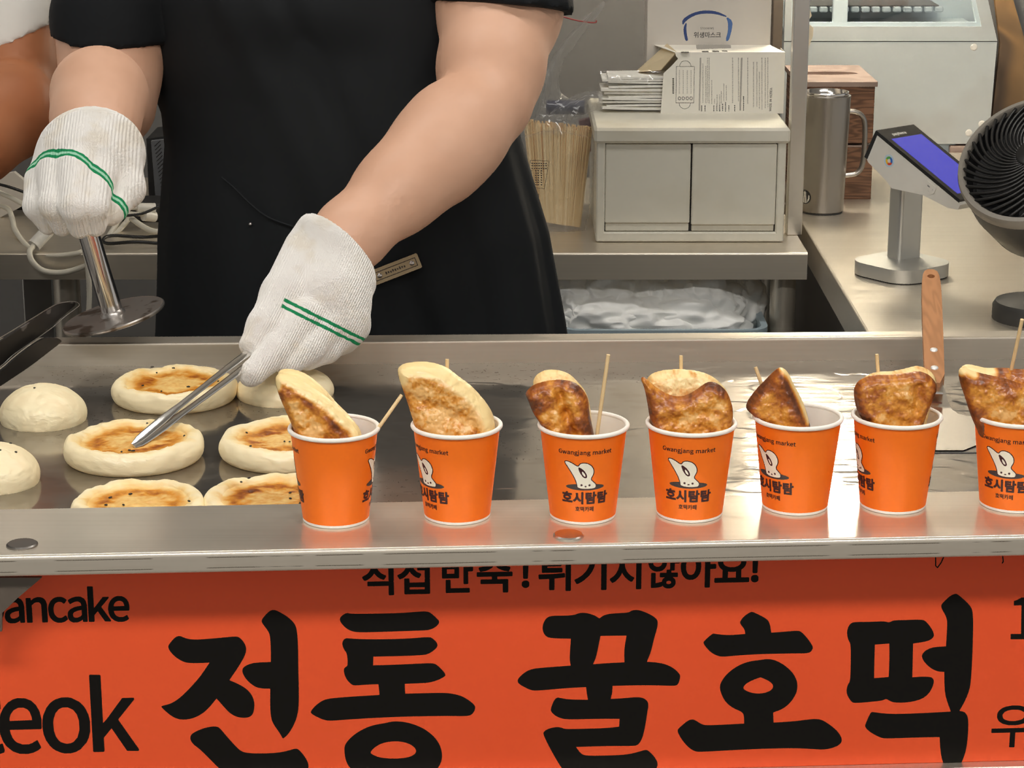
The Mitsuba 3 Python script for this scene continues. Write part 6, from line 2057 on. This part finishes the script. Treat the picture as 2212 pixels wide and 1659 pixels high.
for i in range(16):
    x = mxl + .03 + i * .019
    if x < WX(2030):
        add('display_case__ice_tray', bx(x, x + .015, QY + .04, QY + .06, WZ(32), WZ(20), .002), 'm_machine_blue')
for px, py in ((2104, 102), (2121, 268), (2093, 287)):
    m = lathe([(.0065, 0), (.006, .001), (.004, .0016), (0, .0018)], 24)
    m.apply_transform(frame([WX(px, py), QY, WZ(py)], [1, 0, 0], [0, 0, 1], [0, -1, 0]))
    add('display_case__cap', m, 'm_white_plastic', True)
for x in (mxl + .05, WX(2052, 330)):
    add('display_case__foot', bx(x - .02, x + .012, QY + .01, QY + .05, BZ, WZ(311), .002), 'm_machine_blue')
tag('display_case', 'white glass topped display case with round caps on its front, behind the tissue box', 'display case')
add('brown_crate', bx(WX(2058), WX(2200), QY - .005, QY + .12, BZ, WZ(315), .002), 'm_wood_lid', 30, label='brown block under the right end of the white display case', cat='block')
brd = slab([(2143, -60), (2172, -60), (2214, 90), (2240, 300), (2150, 330), (2140, 280), (2160, 95)], [4.20, 4.20, 4.19, 4.16, 4.16, 4.17, 4.19], .014)
add('wood_board', brd, 'm_wood_board', 30, label='rough brown wooden board leaning behind the display case', cat='board')
cr = [aty(x, y, 3.72) for x, y in ((1735, -6), (1746, 8), (1754, 34), (1744, 46), (1740, 52), (1757, 60), (1756, 78), (1748, 100), (1740, 128), (1726, 128), (1722, -6))]
add('paper_bag', slab([(1735, -6), (1746, 8), (1754, 34), (1743, 48), (1757, 60), (1756, 78), (1748, 100), (1740, 128), (1722, 128), (1722, -6)], [3.72] * 10, .02), 'm_paper_bag', 30, label='crumpled beige paper bag peeking out behind the rack post', cat='paper bag')

# card terminal
bc_ = atz(1948, 566, BZ + .019)
bc_[2] = BZ
m = extrude(rrect(-.058, .058, -.058, .058, .036), .019)
m2 = extrude(rrect(-.056, .056, -.056, .056, .034), .002)
Rm = trimesh.transformations.rotation_matrix(math.radians(38), [0, 0, 1])
m.apply_transform(Rm)
m2.apply_transform(Rm)
m.apply_translation(bc_ + [0, 0, .002])
m2.apply_translation(bc_)
add('card_terminal__base', m, 'm_alu', 30)
add('card_terminal__foot', m2, 'm_black_matte', 30)
pcen = atz(1953, 556, BZ + .021)
stem = extrude(rrect(-.021, .021, -.015, .015, .006), .20)
stem.apply_transform(trimesh.transformations.rotation_matrix(math.radians(30), [0, 0, 1]))
stem.apply_translation([pcen[0], pcen[1] + .006, BZ + .021])
# the head: screen frame axes
d0 = 3.14
O = aty(1893, 286, d0)
right, dn = np.array([1.0, 0, 0]), -UP
k_ = mpp(d0, 1.0)
e1 = (right * 150 + dn * 160) * k_ - FWD * .095
e2 = (right * 92 - dn * 21) * k_
e2 = e2 + FWD * (-(e2 @ e1) / (FWD @ e1))
Lt, Wt = np.linalg.norm(e1), np.linalg.norm(e2)
ex, ey = unit(e1), unit(e2)
ey = unit(ey - ex * (ey @ ex))
en = np.cross(ex, ey)
if en @ (CAM - O) < 0:
    en = -en
side_prof = [(0, 0), (Lt, 0), (Lt + .004, -.004), (Lt + .004, -.012), (Lt * .93, -.020), (Lt * .66, -.030), (Lt * .45, -.047), (Lt * .36, -.054), (Lt * .28, -.050), (.008, -.046), (.0, -.042)]


def head_part(poly, y0, y1, n0=0):
    """poly in (ex, en), drawn from y0 to y1 across the head."""
    m = extrude(Polygon(poly), y1 - y0)
    z = np.cross(ex, en)
    o = O + (ey * y0 if z @ ey > 0 else ey * y1)
    m.apply_transform(frame(o, ex, en, z))
    return m


add('card_terminal__head', head_part(side_prof, 0, Wt), 'm_white_plastic', 25)
bz = [(-.001, -.002), (Lt + .001, -.002), (Lt + .001, .003), (-.001, .003)]
blackf = cat(head_part(bz, -.001, Wt + .001), head_part([(-.002, -.043), (.0045, -.043), (.0035, .001), (-.002, .001)], -.0005, Wt + .0005))
add('card_terminal__bezel', blackf, 'm_black_plastic', 25)
scr = [(Lt * .135, .003), (Lt * .93, .003), (Lt * .93, .0034), (Lt * .135, .0034)]
m = head_part(scr, Wt * .09, Wt * .91)
scene['card_terminal__screen'] = {**mikit.ply(m, 'm_black_plastic'), 'emitter': {'type': 'area', 'radiance': {'type': 'rgb', 'value': [0.055, 0.055, 0.47]}}}
tag('card_terminal__screen', 'glowing blue screen')
tp_ = text_poly('payhere', .0075, 4, 3)
zax = en
yy = np.cross(zax, ey) if np.cross(zax, ey) @ (-ex) > 0 else -np.cross(zax, ey)
m = extrude(tp_, .0003)
m.apply_transform(frame(O + ex * Lt * .095 + ey * Wt * .42 + en * .003, ey, -ex, np.cross(ey, -ex)))
add('card_terminal__lettering', m, 'm_white_plastic', False)
# round colour sticker and the port cover on the white side
sz = np.cross(ex, en)
for i, (r0, r1, col) in enumerate(((.0070, .0088, (190, 214, 232)), (.0030, .0062, None))):
    if col:
        mat('m_sticker_ring', two(P(srgb(*col), .5)))
        g = Point(0, 0).buffer(r1, 24).difference(Point(0, 0).buffer(r0, 24))
        m = extrude(g, .0003)
        m.apply_transform(frame(O + ex * .040 + en * -.022 - ey * .0003, ex, en, sz))
        add('card_terminal__sticker', m, 'm_sticker_ring', False)
    else:
        for j, cc in enumerate(((60, 110, 190), (90, 170, 90), (236, 190, 60), (214, 80, 60))):
            mat(f'm_sticker_{j}', two(P(srgb(*cc), .5)))
            w_ = Polygon([(0, 0)] + [(.02 * math.cos(t), .02 * math.sin(t)) for t in np.linspace(j * math.pi / 2, (j + 1) * math.pi / 2, 8)])
            m = extrude(Point(0, 0).buffer(r1, 24).difference(Point(0, 0).buffer(r0, 24)).intersection(w_), .0003)
            m.apply_transform(frame(O + ex * .040 + en * -.022 - ey * .0003, ex, en, sz))
            add('card_terminal__sticker', m, f'm_sticker_{j}', False)
m = extrude(sbox(-.008, -.0035, .008, .0035).buffer(.002, 6), .0008)
m.apply_transform(frame(O + ex * Lt * .70 + en * -.012 - ey * .0008, ex, en, sz))
add('card_terminal__port_cover', m, 'm_white_plastic', False)
m = extrude(union_all([sbox(-.005, -.001, .000, .001), sbox(.005, -.0012, .0065, .0012)]), .0004)
m.apply_transform(frame(O + ex * Lt * .70 + en * -.012 - ey * .0012, ex, en, sz))
add('card_terminal__port', m, 'm_black_plastic', False)
# cut the stem off under the head
ztop = float((O + ex * Lt * .42 + ey * Wt * .5 - en * .040)[2])
stem.vertices[:, 2] = np.where(stem.vertices[:, 2] > BZ + .1, ztop, stem.vertices[:, 2])
add('card_terminal__stem', stem, 'm_alu', 30)
tag('card_terminal', 'white card terminal with a glowing blue screen on an aluminium stand', 'card terminal')

# fan at the right edge
fd = 2.86
fc = aty(2236, 345, fd)
fr_ = 172 * mpp(fd, 1.1)
fax = unit(-FWD * .72 + np.array([-1.0, 0, 0]) * .42 + UP * .52)
fx = unit(np.cross([0, 0, 1], fax))
fy = np.cross(fax, fx)
ff = frame(fc, fx, fy, fax)


def fan_part(m):
    m.apply_transform(ff)
    return m


R = fr_
add('fan__rim', fan_part(lathe([(R * .90, -.010), (R, -.012), (R * 1.005, -.002), (R * .985, .004), (R * .93, .005), (R * .90, .001), (R * .90, -.010)], 96)), 'm_fan_rim', 40)
add('fan__shell', fan_part(lathe([(R * .99, -.010), (R * .97, -.05), (R * .86, -.10), (R * .60, -.145), (R * .28, -.165), (0, -.168)], 72)), 'm_fan_body', 40)
add('fan__inner_wall', fan_part(lathe([(0, -.06), (R * .5, -.055), (R * .88, -.03), (R * .90, -.004), (R * .915, -.004), (R * .9, -.034), (R * .5, -.06), (0, -.065)], 64)), 'm_black_matte', 40)
NSL = 40
for i in range(NSL):
    a0 = i * 2 * math.pi / NSL
    pts_ = []
    for t in np.linspace(0, 1, 9):
        r = R * (.20 + .71 * t)
        a = a0 + 1.25 * (1 - t) ** 1.2
        pts_.append([r * math.cos(a), r * math.sin(a), .002 + .012 * math.sin(math.pi * (1 - t) * .5)])
    s = tube(pts_, [.0016, .0020, .0022, .0024], 6, 2)
    s.vertices[:, 2] = s.vertices[:, 2] * 1.0
    add('fan__slat', fan_part(s), 'm_black_plastic', True)
add('fan__hub', fan_part(lathe([(R * .22, .004), (R * .22, .014), (R * .19, .018), (0, .019)], 40)), 'm_black_plastic', True)
add('fan__blade', fan_part(cat(*[extrude(affinity.rotate(Polygon(chaikin([(R * .15, -R * .12), (R * .8, -R * .3), (R * .84, R * .05), (R * .5, R * .2), (R * .15, R * .1)], 2)), i * 72, origin=(0, 0)), .003) for i in range(5)]).apply_translation([0, 0, -.028])), 'm_black_matte', 30)
fb = atz(2262, 712, BZ)
base_r = 100 * mpp(2.75, .8)
m = lathe([(0, 0), (base_r, 0), (base_r, .018), (base_r * .94, .024), (base_r * .5, .028), (0, .028)], 64)
m.apply_translation([fb[0], fb[1] + base_r, BZ])
add('fan__base', m, 'm_fan_body', 40)
nk0 = np.array([fb[0] + .03, fb[1] + base_r, BZ + .026])
nk1 = fc - fax * .13
add('fan__neck', tube([nk0, (nk0 + nk1) / 2 + [.02, .01, 0], nk1], [.026, .022, .03], 20, 8), 'm_fan_body', True)
tag('fan', 'black desk fan with a swirled grille and a beige rim at the right edge', 'fan')
